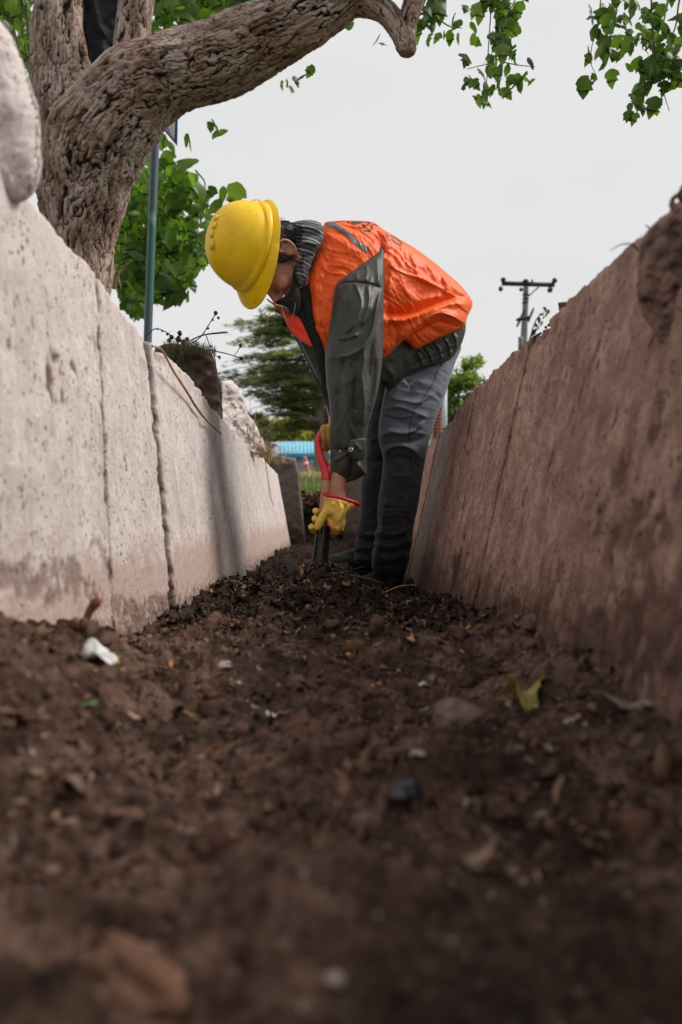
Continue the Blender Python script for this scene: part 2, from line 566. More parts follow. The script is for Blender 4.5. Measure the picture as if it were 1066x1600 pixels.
def mat_tint(name, rough=0.8, spec=0.3, bump=0.4, scale=60, trans=0.0):
    t = NT(name); v = t.coord()
    n = t.noise(v, scale, 4)
    c = t.mix(0.6, t.attr('tint'), t.ramp(n, [(0.3, 0.45), (0.7, 1.0)]), 'MULTIPLY')
    t.done(c, rough, t.bump(n, bump, 0.003), Specular_IOR_Level=spec)
    if trans:
        tr = t.node('ShaderNodeBsdfTranslucent'); t.l.new(t.mix(1.0, c, (1.0, 1.0, 0.42), 'MULTIPLY'), tr.inputs['Color'])
        ms = t.node('ShaderNodeMixShader'); ms.inputs[0].default_value = trans
        out = t.n['Material Output']
        t.l.new(t.b.outputs[0], ms.inputs[1]); t.l.new(tr.outputs[0], ms.inputs[2]); t.l.new(ms.outputs[0], out.inputs['Surface'])
    return t.m
M_LITTER = mat_tint("litter", 0.85, 0.2)
M_LEAF = mat_tint("green_leaf", 0.42, 0.45, 0.2, 30, trans=0.58)
M_NEEDLE = mat_tint("cedar_needles", 0.6, 0.3, 0.1, 5, trans=0.5)

def mat_bark():
    t = NT("furrowed_bark")
    v = t.coord((22, 1.0, 1), attr='flow')
    ob = t.coord()
    s = t.attr('crack', 'Fac')
    fine = t.noise(ob, 70, 6, 0.7)
    big = t.noise(ob, 5, 4)
    pl = t.ramp(fine, [(0.3, (0.38, 0.275, 0.235)), (0.7, (0.66, 0.53, 0.47))])
    br = t.ramp(fine, [(0.3, (0.17, 0.092, 0.064)), (0.7, (0.32, 0.195, 0.145))])
    c = t.mix(t.ramp(big, [(0.42, 0.0), (0.60, 0.85)]), pl, br)
    fb = t.attr('fiber', 'Fac')
    c = t.mix(t.ramp(fb, [(0.15, 0.7), (0.48, 0.0)]), c, (0.10, 0.060, 0.045))
    c = t.mix(t.ramp(fb, [(0.62, 0.0), (0.95, 0.5)]), c, (0.62, 0.53, 0.49))
    c = t.mix(t.ramp(s, [(0.14, 1.0), (0.40, 0.0)]), c, (0.030, 0.017, 0.012))
    return t.done(c, 0.95, t.bump(fine, 0.8, 0.012), Specular_IOR_Level=0.1)
M_BARK = mat_bark()

def mat_cloth(name, c, c2=None, rough=0.75, sheen=0.25, weave=900, bump=0.12, var=6.0, trans=0.0, dirt=None):
    t = NT(name); v = t.coord()
    big = t.noise(v, var, 5, 0.6)
    c2 = c2 or tuple(x * 0.72 for x in c)
    col = t.ramp(big, [(0.3, c2), (0.68, c)])
    if dirt:
        m = t.ramp(t.noise(v, 11, 6, 0.7), [(0.58, 0.0), (0.74, 0.55)])
        col = t.mix(m, col, dirt)
    w = t.noise(v, weave, 2)
    cr = t.noise(v, 45, 4, 0.6)
    h = t.math('ADD', t.math('MULTIPLY', w, 0.25), t.math('MULTIPLY', cr, 1.0))
    t.done(col, rough, t.bump(h, bump, 0.006), Sheen_Weight=sheen, Specular_IOR_Level=0.3)
    if trans:
        tr = t.node('ShaderNodeBsdfTranslucent'); t.l.new(col, tr.inputs['Color'])
        ms = t.node('ShaderNodeMixShader'); ms.inputs[0].default_value = trans
        t.l.new(t.b.outputs[0], ms.inputs[1]); t.l.new(tr.outputs[0], ms.inputs[2]); t.l.new(ms.outputs[0], t.n['Material Output'].inputs['Surface'])
    return t.m
M_VEST = mat_cloth("orange_vest_cloth", (1.0, 0.15, 0.018), (0.97, 0.095, 0.010), 0.5, 0.0, bump=0.14, trans=0.12)
M_VEST.node_tree.nodes["Principled BSDF"].inputs["Sheen Weight"].default_value = 0.22
M_VEST.node_tree.nodes["Principled BSDF"].inputs["Sheen Tint"].default_value = (1.0, 0.62, 0.30, 1)
M_LAPEL = mat_cloth("red_orange_lining", (0.85, 0.045, 0.015), None, 0.6, 0.2)
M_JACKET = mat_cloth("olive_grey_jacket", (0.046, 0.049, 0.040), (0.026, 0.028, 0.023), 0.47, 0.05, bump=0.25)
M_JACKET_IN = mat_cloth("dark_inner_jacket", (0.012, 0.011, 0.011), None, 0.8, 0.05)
def mat_trouser():
    t = NT("washed_lit_grey_jersey"); v = t.coord(); n = t.noise(v, 6, 5, 0.6); z = t.sep('Z')
    w = t.math('ADD', z, t.math('MULTIPLY', n, 0.30))     # thigh paler from wash and light painted in, darker towards the ankles
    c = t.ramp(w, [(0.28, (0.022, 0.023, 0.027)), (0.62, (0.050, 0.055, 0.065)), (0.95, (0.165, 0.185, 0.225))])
    c = t.mix(0.35, c, t.ramp(t.noise(v, 30, 5, 0.7), [(0.3, 0.4), (0.7, 1.0)]), 'MULTIPLY')
    h = t.math('ADD', t.math('MULTIPLY', t.noise(v, 900, 2), 0.25), t.noise(v, 45, 4, 0.6))
    return t.done(c, 0.88, t.bump(h, 0.22, 0.006), Sheen_Weight=0.15, Specular_IOR_Level=0.25)
M_TROUSER = mat_trouser()
M_TROUSER_FAR = mat_cloth("shaded_grey_jersey", (0.030, 0.032, 0.038), (0.016, 0.017, 0.020), 0.88, 0.1, bump=0.25, var=5)  # darker copy of the trouser cloth, the far leg's shade put into its colour
M_NAVY = mat_cloth("navy_cloth", (0.012, 0.013, 0.020), None, 0.8, 0.1)
M_GLOVE = mat_cloth("yellow_leather", (0.92, 0.64, 0.14), (0.76, 0.46, 0.07), 0.5, 0.05, bump=0.35, var=22, dirt=(0.20, 0.10, 0.025))
M_GLOVE_DARK = mat_cloth("shaded_yellow_leather", (0.42, 0.21, 0.03), (0.26, 0.12, 0.015), 0.5, 0.05, bump=0.35, var=22, dirt=(0.1, 0.05, 0.02))  # darker copy of the glove leather, with the far hand's shade painted in
M_RED = mat_simple("red_binding", (0.55, 0.012, 0.025), 0.6)
M_RED_PLASTIC = mat_simple("red_plastic", (0.70, 0.035, 0.035), 0.35, 0.08, 30, 0.05)
M_GREYBAND = mat_simple("grey_reflective_band", (0.095, 0.10, 0.11), 0.45)
M_BLACK = mat_simple("black_print", (0.012, 0.008, 0.012), 0.6)
M_WHITE_PRINT = mat_simple("pale_print", (0.50, 0.50, 0.50), 0.7)
M_SHOE = mat_simple("black_shoe", (0.010, 0.009, 0.009), 0.7)
M_HAIR = mat_simple("dark_hair", (0.014, 0.010, 0.009), 0.5, 0.5, 300, 0.6, 0.003)
M_STEEL = mat_simple("scratched_black_steel", (0.022, 0.022, 0.024), 0.24, 0.5, 60, 0.5, 0.002, Metallic=0.55)
M_SILVER = mat_simple("silver_metal", (0.55, 0.55, 0.56), 0.3, 0.1, 30, 0.1, Metallic=1.0)
def mat_wood():
    t = NT("pale_ash_handle"); v = t.coord((60, 60, 4)); n = t.noise(v, 3, 5, 0.6, 0.6)
    return t.done(t.ramp(n, [(0.3, (0.34, 0.17, 0.085)), (0.7, (0.52, 0.30, 0.17))]), 0.55, t.bump(n, 0.2, 0.002))
M_WOOD = mat_wood()
def mat_skin():
    t = NT("tan_skin"); v = t.coord(); n = t.noise(v, 30, 5); p = t.noise(v, 500, 2)
    t.done(t.ramp(n, [(0.3, (0.36, 0.155, 0.105)), (0.7, (0.50, 0.245, 0.175))]), 0.48, t.bump(p, 0.12, 0.001), Specular_IOR_Level=0.4)
    t.b.inputs['Subsurface Weight'].default_value = 0.12
    t.b.inputs['Subsurface Radius'].default_value = (0.012, 0.004, 0.002)
    return t.m
M_SKIN = mat_skin()
def mat_helmet():
    t = NT("scuffed_yellow_plastic"); v = t.coord()
    n = t.noise(v, 9, 6, 0.7); sc = t.noise(t.coord((1, 1, 6)), 60, 6, 0.75)
    c = t.ramp(n, [(0.3, (0.86, 0.47, 0.004)), (0.65, (0.92, 0.62, 0.008))])
    m = t.ramp(sc, [(0.52, 0.0), (0.74, 0.50)])
    c = t.mix(m, c, (0.22, 0.12, 0.03))
    sp = t.ramp(t.noise(v, 85, 2), [(0.735, 0.0), (0.76, 0.8)])
    c = t.mix(t.ramp(t.noise(v, 16, 8, 0.8), [(0.56, 0.0), (0.72, 0.45)]), c, (0.30, 0.17, 0.03))
    c = t.mix(sp, c, (0.09, 0.045, 0.015))
    rgh = t.ramp(n, [(0.3, 0.30), (0.7, 0.48)])
    return t.done(c, rgh, t.bump(sc, 0.06, 0.002), Specular_IOR_Level=0.35)
M_HELMET = mat_helmet()
def mat_stripes():
    t = NT("striped_shirt_cloth"); v = t.coord((1, 1, 1), rot=(0, R(-14), 0))
    def wave(scale, dist):
        w = t.node('ShaderNodeTexWave', wave_type='BANDS', bands_direction='Z'); w.inputs['Scale'].default_value = scale
        w.inputs['Distortion'].default_value = dist; w.inputs['Detail'].default_value = 2; w.inputs['Detail Scale'].default_value = 1.5
        t.l.new(v, w.inputs['Vector']); return w.outputs['Fac']
    a = t.ramp(wave(26, 1.6), [(0.60, 0.0), (0.80, 1.0)])
    b = t.ramp(wave(9, 1.2), [(0.3, 0.2), (0.8, 1.0)])
    c = t.mix(t.math('MULTIPLY', a, b), (0.045, 0.047, 0.055), (0.36, 0.36, 0.38))
    return t.done(c, 0.85, t.bump(t.noise(v, 50, 4), 0.3, 0.006))
M_STRIPE = mat_stripes()
def mat_pole():
    t = NT("green_painted_steel"); v = t.coord((1, 1, 0.3)); z = t.sep('Z')
    n = t.noise(v, 25, 5)
    zz = t.math('ADD', z, t.math('MULTIPLY', n, 0.3))
    c = t.ramp(t.math('DIVIDE', zz, 4.0), [(0.07, (0.060, 0.085, 0.120)), (0.11, (0.030, 0.120, 0.095)), (0.235, (0.045, 0.150, 0.120)), (0.265, (0.085, 0.115, 0.165))])
    c = t.mix(t.ramp(n, [(0.60, 0.0), (0.68, 0.6)]), c, (0.38, 0.42, 0.46))
    return t.done(c, 0.4, t.bump(n, 0.2, 0.002))
M_POLE = mat_pole()
M_SIGNBLUE = mat_simple("blue_enamel", (0.03, 0.075, 0.16), 0.4)
M_SIGNWHITE = mat_simple("white_enamel", (0.62, 0.66, 0.74), 0.4)
M_UTIL = mat_simple("grey_concrete_pole", (0.20, 0.24, 0.25), 0.8, 0.3, 20)
M_UTILDARK = mat_simple("dark_weathered_timber", (0.045, 0.042, 0.045), 0.8, 0.3, 30)
M_CERAMIC = mat_simple("dark_glazed_ceramic", (0.03, 0.028, 0.032), 0.3)
M_GRASS = mat_tint("meadow_grass", 0.6, 0.3, 0.1, 8, trans=0.3)
M_MUTED_WHITE = mat_simple("white_paint", (0.60, 0.62, 0.64), 0.7)
M_BLUE_DARK = mat_simple("blue_fascia_paint", (0.02, 0.27, 0.48), 0.5)
M_BRICK = mat_simple("red_brick", (0.30, 0.105, 0.06), 0.9, 0.3, 40, 0.5, 0.004)
M_MORTAR = mat_simple("pale_mortar", (0.55, 0.50, 0.47), 0.9)
M_TWIG = mat_simple("dry_twig", (0.115, 0.07, 0.045), 0.9, 0.4, 80)
M_DARKSTEM = mat_simple("dark_dry_stem", (0.035, 0.03, 0.026), 0.9, 0.4, 80)
M_STRAW = mat_simple("dry_straw", (0.42, 0.26, 0.15), 0.8, 0.4, 60)
M_MOSS = mat_simple("moss", (0.06, 0.085, 0.025), 0.95, 0.5, 120, 0.8, 0.01)
# ------------------------------------------------------------------ ground at street level
def ground_h(x, y):
    x = np.asarray(x, float); y = np.asarray(y, float)
    g = 0.335 - 0.13 * smoothstep(2.6, 5.6, y)
    g = g + 0.10 * smoothstep(6.3, 7.6, y)
    g = g + 0.0505 * np.clip(y - 7, 0, 66)
    near = smoothstep(7.4, 6.2, y) * smoothstep(0.9, 0.5, np.abs(x)) * smoothstep(5.9, 6.1, y)
    g = g * (1 - near) + 0.165 * near
    g = g + 0.02 * fbm(np.c_[x * 1.5, y * 1.5, x * 0], 3, 5) * smoothstep(0.45, 0.9, np.abs(x) + np.clip(y - 6.2, 0, 9))
    return g

xs = np.r_[-900, -400, -150, -60, -30, -15, -8, np.arange(-5, -1, 0.25), np.arange(-1, -0.54, 0.06), -0.535, 0.535, np.arange(0.6, 1, 0.06), np.arange(1, 5.1, 0.25), 8, 15, 30, 60, 150, 400, 900]
xs = np.unique(np.r_[xs, np.linspace(-0.535, 0.535, 22)])
ys = np.unique(np.r_[-900, -200, -50, -15, -6, -3, -1.6, np.arange(-1.2, 6.2, 0.2), 6.26, np.arange(6.35, 8, 0.09), np.arange(8, 14, 0.3), np.arange(14, 76, 2.0), 100, 180, 400, 900, 2000])
GX, GY = np.meshgrid(xs, ys)
GZ = ground_h(GX.ravel(), GY.ravel())
gv = np.c_[GX.ravel(), GY.ravel(), GZ]
ii, jj = np.meshgrid(np.arange(len(ys) - 1), np.arange(len(xs) - 1), indexing='ij')
nx = len(xs)
q = np.stack([(ii * nx + jj).ravel(), (ii * nx + jj + 1).ravel(), ((ii + 1) * nx + jj + 1).ravel(), ((ii + 1) * nx + jj).ravel()], 1)
cx = gv[q].mean(1)
hole = (np.abs(cx[:, 0]) < 0.53) & (cx[:, 1] > -1.6) & (cx[:, 1] < 6.24)
def mat_ground():
    t = NT("park_ground"); v = t.coord()
    n = t.noise(v, 3, 6, 0.6); n2 = t.noise(v, 40, 5, 0.6)
    c = t.mix(t.ramp(n, [(0.42, 0.0), (0.58, 1.0)]), (0.085, 0.062, 0.038), (0.075, 0.105, 0.03))
    c = t.mix(0.5, c, t.ramp(n2, [(0.3, 0.4), (0.7, 1.0)]), 'MULTIPLY')
    return t.done(c, 0.95, t.bump(n2, 0.6, 0.02), Specular_IOR_Level=0.1)
M_GROUND = mat_ground()
obj("ground", mesh_np("ground", gv, q[~hole]), M_GROUND, kind='structure', label="park ground of grass and bare earth above the trench")

# ------------------------------------------------------------------ trench floor
def floor_base(x, y):
    x = np.asarray(x, float); y = np.asarray(y, float)
    z = -0.232 - 0.052 * smoothstep(1.75, 2.35, y) * smoothstep(0.0, 0.15, x) + 0.010 * smoothstep(2.5, 3.2, y)
    z = z + 0.130 * smoothstep(-0.14, -0.38, x) * smoothstep(1.55, 0.62, y)              # earth banked up on the left
    z = z + 0.045 * smoothstep(0.16, 0.33, x) * smoothstep(1.9, 1.0, y)
    z = z + 0.020 * smoothstep(0.8, 0.35, y)
    z = z + 0.056 * np.exp(-(((x + 0.05) / 0.16) ** 2 + ((y - 2.18) / 0.24) ** 2))         # the dug-out heap
    z = z + 0.020 * np.exp(-(((x + 0.24) / 0.08) ** 2 + ((y - 2.05) / 0.2) ** 2)) - 0.02 * smoothstep(2.3, 2.9, y)
    z = z - 0.040 * np.exp(-(((x - 0.02) / 0.11) ** 2 + ((y - 1.80) / 0.12) ** 2))
    z = z - 0.035 * np.exp(-(((x - 0.19) / 0.06) ** 2 + ((y - 1.42) / 0.10) ** 2))
    z = z + 0.020 * np.exp(-(((x - 0.1) / 0.3) ** 2 + ((y - 1.30) / 0.16) ** 2))
    return z
def floor_z(x, y, fine=True):
    z = floor_base(x, y)
    p = np.c_[x, y, np.zeros(len(x))]
    z = z + 0.027 * fbm(p * 7, 3, 11)
    if fine:
        rough = 0.6 + 0.7 * smoothstep(1.35, 1.75, y)
        z = z + rough * (0.018 * fbm(p * 24, 4, 21, 0.6) + 0.007 * fbm(p * 80, 2, 31, 0.6, True) + 0.0035 * fbm(p * 190, 2, 33, 0.6, True))
        c = fbm(p * 33 + 5, 2, 41)
        z = z + rough * 0.016 * smoothstep(0.22, 0.42, c)
    return z
fy = [0.10]
while fy[-1] < 6.2:
    fy.append(fy[-1] * 1.0046 if fy[-1] > 0.4 else fy[-1] * 1.012)
fy = np.r_[-1.6, -0.6, -0.1, 0.05, fy]
fx = np.linspace(-0.50, 0.50, 470)
FX, FY = np.meshgrid(fx, fy)
fz = floor_z(FX.ravel(), FY.ravel())
fz = np.where(FY.ravel() < 0.16, np.minimum(fz, -0.2), fz)
ii, jj = np.meshgrid(np.arange(len(fy) - 1), np.arange(len(fx) - 1), indexing='ij'); nx = len(fx)
q = np.stack([(ii * nx + jj).ravel(), (ii * nx + jj + 1).ravel(), ((ii + 1) * nx + jj + 1).ravel(), ((ii + 1) * nx + jj).ravel()], 1)
obj("trench_floor", mesh_np("trench_floor", np.c_[FX.ravel(), FY.ravel(), fz], q), M_SOIL, kind='structure', label="dark damp soil on the floor of the trench")

def soil_hit(px, py):
    """where the sight line through a photograph point meets the trench floor"""
    Y = np.linspace(0.2, 4.5, 2200)
    x = (px - 533) / F * Y; z = (800 - py) / F * Y
    fl = floor_z(x, Y, False)
    k = np.argmax(z < fl)
    return np.array([x[k], Y[k], fl[k]])

# earth bank closing the trench, with grass growing on its lip
n1, n2 = 70, 60
bx = np.linspace(-0.56, 0.56, n1); bt = np.linspace(0, 1, n2)
BX, BT = np.meshgrid(bx, bt)
bz = -0.35 + 0.535 * BT.ravel()
by = 6.0 + 0.28 * BT.ravel() ** 1.5
pp = np.c_[BX.ravel(), by, bz]
by = by - 0.07 * fbm(pp * 9, 4, 51) - 0.03 * fbm(pp * 40, 3, 52)
ii, jj = np.meshgrid(np.arange(n2 - 1), np.arange(n1 - 1), indexing='ij')
q = np.stack([(ii * n1 + jj).ravel(), (ii * n1 + jj + 1).ravel(), ((ii + 1) * n1 + jj + 1).ravel(), ((ii + 1) * n1 + jj).ravel()], 1)
obj("earth_bank", mesh_np("earth_bank", np.c_[BX.ravel(), by, bz], q), M_SOIL, kind='structure', label="rough earth bank closing the far end of the trench")

# ------------------------------------------------------------------ concrete trench walls, cast in slabs
YL = [0, .98, 1.36, 1.69, 1.92, 2.17, 2.37, 2.54, 2.76, 3.44, 4.35, 5.4]
ZL = np.array([1.0, .995, .966, .89, .897, .892, .868, .806, .788, .724, .675, .588]) * 0.42
YR = [0, .93, 1.3, 1.65, 2.5, 3.1, 3.6, 6]
ZR = np.array([.93, .92, .93, .915, .918, .84, .80, .66]) * 0.42
def wall_slab(name, side, y0, y1, mat, parent, step=0.005, tstep=0.005, amp=1.0, off=0.0, seed=0, label=None, gaps=(True, True), marks=(), grey=False):
    ny = max(8, int((math.log(y1 / y0) / math.log(1 + step)))) if y0 > 0 else 60
    yy = np.geomspace(y0, y1, ny)
    e = 0.004
    yy = np.unique(np.r_[yy, y0 + e * np.array([0, .5, 1, 1.6, 2.4, 3.3, 4.4, 5.6, 7]), y1 - e * np.array([0, .5, 1, 1.6, 2.4, 3.3, 4.4, 5.6, 7])])
    nt = int(0.72 / tstep)
    t = np.linspace(0, 1, nt)
    rows = []
    for y in yy:
        if side < 0:
            ab, at, zt = np.interp(y, [0, 1.4, 1.75, 3, 5.3], [.385, .390, .362, .352, .333]), 0.42, np.interp(y, YL, ZL)
        else:
            ab, at, zt = np.interp(y, [0, 3.6], [.288, .292]), 0.42, np.interp(y, YR, ZR)
        zb = -0.42
        a = ab + (at - ab) * (t * (zt - zb) - 0.19) / (zt + 0.23)
        z = zb + t * (zt - zb)
        # rounded broken arris, then the top and the back of the wall
        a = np.r_[a, at + .012, at + .035, at + .07, at + .11, at + .14, at + .15, at + .15]
        z = np.r_[z, zt + .004, zt + .006, zt + .006, zt + .004, zt - .01, zt - .2, zb]
        rows.append(np.stack([a, np.full(len(a), y), z], 1))
    G = np.array(rows)                       # (ny, m, 3)
    p = G.reshape(-1, 3)
    m = G.shape[1]
    ps = p + np.array([0, 0, 0]) + seed * 13.7
    d = 0.004 * fbm(ps * np.array([1, 3, 2.2]), 2, 61 + seed) + 0.0016 * fbm(ps * np.array([1, 16, 9]), 3, 62 + seed) + 0.0016 * fbm(ps * np.array([1, 80, 40]), 2, 63 + seed)
    pit = fbm(ps * np.array([1, 120, 26]), 2, 64 + seed)
    d = d - (0.0 if side < 0 else 0.002) * smoothstep(0.34, 0.6, pit)
    # spalled shallow hollows
    sp = fbm(ps * np.array([1, 7, 5]) + 3, 3, 65 + seed)
    d = d - 0.005 * smoothstep(0.46, 0.56, sp)
    dm = (0.0 if side < 0 else 0.9) * smoothstep(0.50, 0.53, sp + .12 * fbm(ps * np.array([1, 70, 60]), 3, 85))
    for k, (ye, g) in enumerate(((y0, gaps[0]), (y1, gaps[1]))):
        if not g:
            continue
        w = 0.0045 + 0.006 * smoothstep(-0.1, 0.6, fbm(np.c_[p[:, 2] * 45, p[:, 2] * 0, np.full(len(p), 7.0 * k + seed)], 3, 66))
        dd = np.abs(p[:, 1] - ye)
        d = d - 0.034 * np.exp(-(dd / w) ** 2)
        dm = dm + 1.6 * np.exp(-(dd / (w * 1.5)) ** 2) * (0.75 + 0.5 * fbm(ps * np.array([1, 60, 30]), 2, 77))
    # crumbling along the top
    zt = (np.interp(p[:, 1], YL, ZL) if side < 0 else np.interp(p[:, 1], YR, ZR))
    near_top = smoothstep(0.06, 0.0, zt - p[:, 2])
    d = d * amp
    chip = smoothstep(0.05, 0.5, fbm(ps * np.array([1, 13, 10]), 3, 67 + seed))
    chip = chip * smoothstep(1.2, 1.9, p[:, 1]) if side < 0 else chip
    d = d - near_top * 0.014 * chip
    for mk in marks:
        g_, _, _ = seg_dist(p[:, 1:3] + 0.006 * np.stack([fbm(ps * 30, 2, 81), fbm(ps * 30, 2, 82)], 1), mk[0])
        br_ = .5 + 1.1 * fbm(ps * np.array([1, 60, 45]), 3, 87); g2_ = smoothstep(.25, .75, smoothstep(mk[1] * 1.3, mk[1] * .2, g_) * 1.0 + (br_ - .5) * 1.2 * smoothstep(mk[1] * 1.6, mk[1] * .9, g_) - .15); dm = dm + g2_ * (0.6 if mk[1] > .015 else 1.0); d = d - .003 * g2_
    dm = dm + 0.6 * near_top * chip
    zz = p[:, 2] - near_top * 0.009 * (fbm(ps * np.array([1, 14, 1]), 3, 68 + seed) + 0.3 * fbm(ps * np.array([1, 60, 1]), 2, 69)) - near_top * 0.007 * chip
    aa = p[:, 0] - d * (p[:, 0] < 0.56) + off
    V = np.c_[side * aa, p[:, 1], zz]
    n = len(yy)
    i, j = np.meshgrid(np.arange(n - 1), np.arange(m), indexing='ij')
    b = (j + 1) % m
    qq = np.stack([(i * m + j).ravel(), (i * m + b).ravel(), ((i + 1) * m + b).ravel(), ((i + 1) * m + j).ravel()], 1)
    if side < 0:
        qq = qq[:, ::-1]
    tri = np.vstack([qq[:, [0, 1, 2]], qq[:, [0, 2, 3]]])
    # end caps
    c0, c1 = len(V), len(V) + 1
    V = np.vstack([V, V[:m].mean(0), V[-m:].mean(0)])
    jj_ = np.arange(m)
    cap0 = np.stack([np.full(m, c0), (jj_ + 1) % m, jj_], 1); cap1 = np.stack([np.full(m, c1), (n - 1) * m + jj_, (n - 1) * m + (jj_ + 1) % m], 1)
    if side < 0:
        cap0 = cap0[:, ::-1]; cap1 = cap1[:, ::-1]
    me = mesh_np(name, V, np.vstack([tri, cap0, cap1]))
    a_ = me.attributes.new('dirtmask', 'FLOAT', 'POINT'); a_.data.foreach_set('value', np.r_[np.clip(dm, 0, 1), 0, 0].astype(np.float32))
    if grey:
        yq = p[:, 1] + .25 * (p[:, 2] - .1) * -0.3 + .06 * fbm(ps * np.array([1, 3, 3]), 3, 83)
        shade_band = smoothstep(2.36, 2.62, yq) * smoothstep(3.2, 2.85, yq)  # soft-edged band where shade is painted into the far left slab
        a_ = me.attributes.new('grey', 'FLOAT', 'POINT'); a_.data.foreach_set('value', np.r_[shade_band, 0, 0].astype(np.float32))
    o = obj(name, me, mat, parent)
    if label:
        o['label'] = label
    return o

left_wall = empty("trench_wall", (0, 0, 0), category="wall", label="pale limewashed concrete trench wall on the left, cast in slabs with open joints")
wall_slab("concrete_slab", -1, 0.12, 1.372, M_WALL_L, left_wall, 0.0052, 0.0042, seed=1, gaps=(False, True),
           marks=[([(.80, -.06), (.95, -.08), (1.1, -.10)], .035), ([(.9, -.02), (.93, -.05)], .02), ([(1.15, -.09), (1.3, -.15)], .03), ([(1.10, .228), (1.115, .19), (1.13, .155)], .012), ([(1.13, .225), (1.15, .215), (1.165, .19), (1.17, .165)], .010), ([(1.215, .222), (1.225, .215)], .011), ([(1.06, .25), (1.065, .243)], .006), ([(1.09, .09), (1.095, .083)], .006)])
wall_slab("concrete_slab", -1, 1.376, 1.742, M_WALL_L, left_wall, 0.0036, 0.0045, seed=12, off=0.003, marks=[([(1.4, -.17), (1.55, -.19), (1.72, -.2)], .025), ([(1.5, .1), (1.505, .08)], .006), ([(1.6, .22), (1.61, .2)], .006)])
wall_slab("concrete_slab", -1, 1.750, 5.30, M_WALL_L, left_wall, 0.0038, 0.005, seed=3, grey=True, label="long far slab with a soft grey band of shade painted on")
right_wall = empty("trench_wall", (0, 0, 0), category="wall", label="brown earth-stained leaning concrete trench wall on the right with vertical cracks")
wall_slab("concrete_slab", 1, 0.12, 1.772, M_WALL_R, right_wall, 0.0052, 0.0045, amp=1.3, seed=6, gaps=(False, True),
           marks=[([(.70, -.10), (.85, -.13), (1.0, -.16)], .07), ([(.78, .02), (.86, -.03)], .035), ([(.9, .0), (.97, -.05)], .03), ([(1.3, -.17), (1.6, -.2)], .03), ([(.99, .05), (1.02, .02), (1.03, -.02)], .03), ([(1.16, -.08), (1.18, -.12), (1.2, -.15)], .022), ([(1.24, -.13), (1.26, -.16)], .02), ([(1.21, .25), (1.22, .235)], .008), ([(1.235, .225), (1.25, .20), (1.26, .18)], .006), ([(.90, .12), (.91, .08)], .02), ([(1.05, .14), (1.06, .11)], .008), ([(1.4, .2), (1.41, .185)], .006), ([(1.5, .05), (1.51, .02)], .007), ([(1.35, .1), (1.36, .07)], .007)])
wall_slab("concrete_slab", 1, 1.776, 2.44, M_WALL_R, right_wall, 0.0038, 0.005, amp=1.1, seed=7, marks=[([(2.30, .36), (2.28, .28), (2.29, .19)], .007), ([(2.10, .30), (2.09, .25)], .006), ([(2.2, .1), (2.21, .06)], .008), ([(1.98, .2), (1.99, .17)], .008)])
wall_slab("concrete_slab", 1, 2.444, 2.92, M_WALL_R, right_wall, 0.004, 0.0055, seed=8, gaps=(True, False))
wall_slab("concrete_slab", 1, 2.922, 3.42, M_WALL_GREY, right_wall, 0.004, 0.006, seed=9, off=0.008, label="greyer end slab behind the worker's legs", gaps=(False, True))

wall_slab("concrete_slab", 1, 3.43, 5.85, M_WALL_R, right_wall, 0.006, 0.008, seed=10, off=0.004, gaps=(True, False))

# ------------------------------------------------------------------ loose and broken concrete
def rock(name, outline, Yc, mat, label, cat, k=0.6, cap=30, nzamp=7, s=3.0, nzs=0.07, parent=None, smooth=1, seed=2, back=1.0, group=None, folds=()):
    v, f = inflate(outline, Yc, k, folds, s=s, nz_amp=nzamp, nz_scale=nzs, cap=cap, smooth=smooth, seed=seed, back=back)
    n = fbm(v * 28, 4, seed) * (0.0045 if s < 4 else 0.0015)
    v = v * (1 + 0 * n[:, None]); v[:, 0] += n; v[:, 2] += 0.7 * n
    o = obj(name, mesh_np(name, v, f), mat, parent)
    if parent is None:
        o['label'] = label; o['category'] = cat
    if group:
        o['group'] = group
    return o
rock("concrete_boulder", [(-140, 20), (-60, 10), (0, 28), (18, 52), (33, 88), (46, 130), (58, 168), (63, 205), (66, 245), (66, 275), (56, 300), (40, 315), (20, 320), (0, 320), (-60, 320), (-150, 320)],
     lambda a, b: 1.03, M_WALL_L, "pale rough concrete lump on the near left wall, in front of the tree trunk", "boulder", k=0.9, cap=80, nzamp=9, s=3.2, nzs=0.03)
rock("stone_block", [(238, 545), (262, 535), (300, 540), (326, 546), (335, 558), (341, 585), (346, 603), (349, 650), (346, 668), (300, 668), (250, 660), (236, 600)],
     lambda a, b: 2.95, M_BLOCK, "dark brown mossy concrete block on top of the pale left wall", "block", k=2.2, cap=26, nzamp=8, s=2.6, nzs=0.08, seed=5)
rock("broken_concrete", [(345, 595), (360, 594), (372, 602), (379, 615), (386, 632), (387, 646), (398, 660), (411, 688), (418, 706), (400, 712), (380, 700), (360, 680), (343, 662)],
     lambda a, b: 3.45 + (a - 345) * 0.005, M_WALL_L, "broken pale concrete chunk standing on the left wall behind the dark block", "concrete chunk", k=2.0, cap=13, nzamp=10, s=1.9, nzs=0.11, seed=7, smooth=0)
rock("concrete_pier", [(415, 716), (438, 712), (462, 716), (467, 736), (470, 768), (474, 805), (479, 850), (482, 905), (430, 905), (418, 800)],
     lambda a, b: 5.75, M_BLOCK_FAR, "brown concrete pier behind the far end of the pale left wall", "pier", k=3.2, cap=16, nzamp=3.5, s=2.2, nzs=0.12, smooth=0, seed=9)
def box(x0, x1, y0, y1, z0, z1, n=2):
    v = np.array([(x, y, z) for x in (x0, x1) for y in (y0, y1) for z in (z0, z1)])
    f = np.array([(0, 1, 3, 2), (4, 6, 7, 5), (0, 4, 5, 1), (2, 3, 7, 6), (0, 2, 6, 4), (1, 5, 7, 3)])
    return v, f
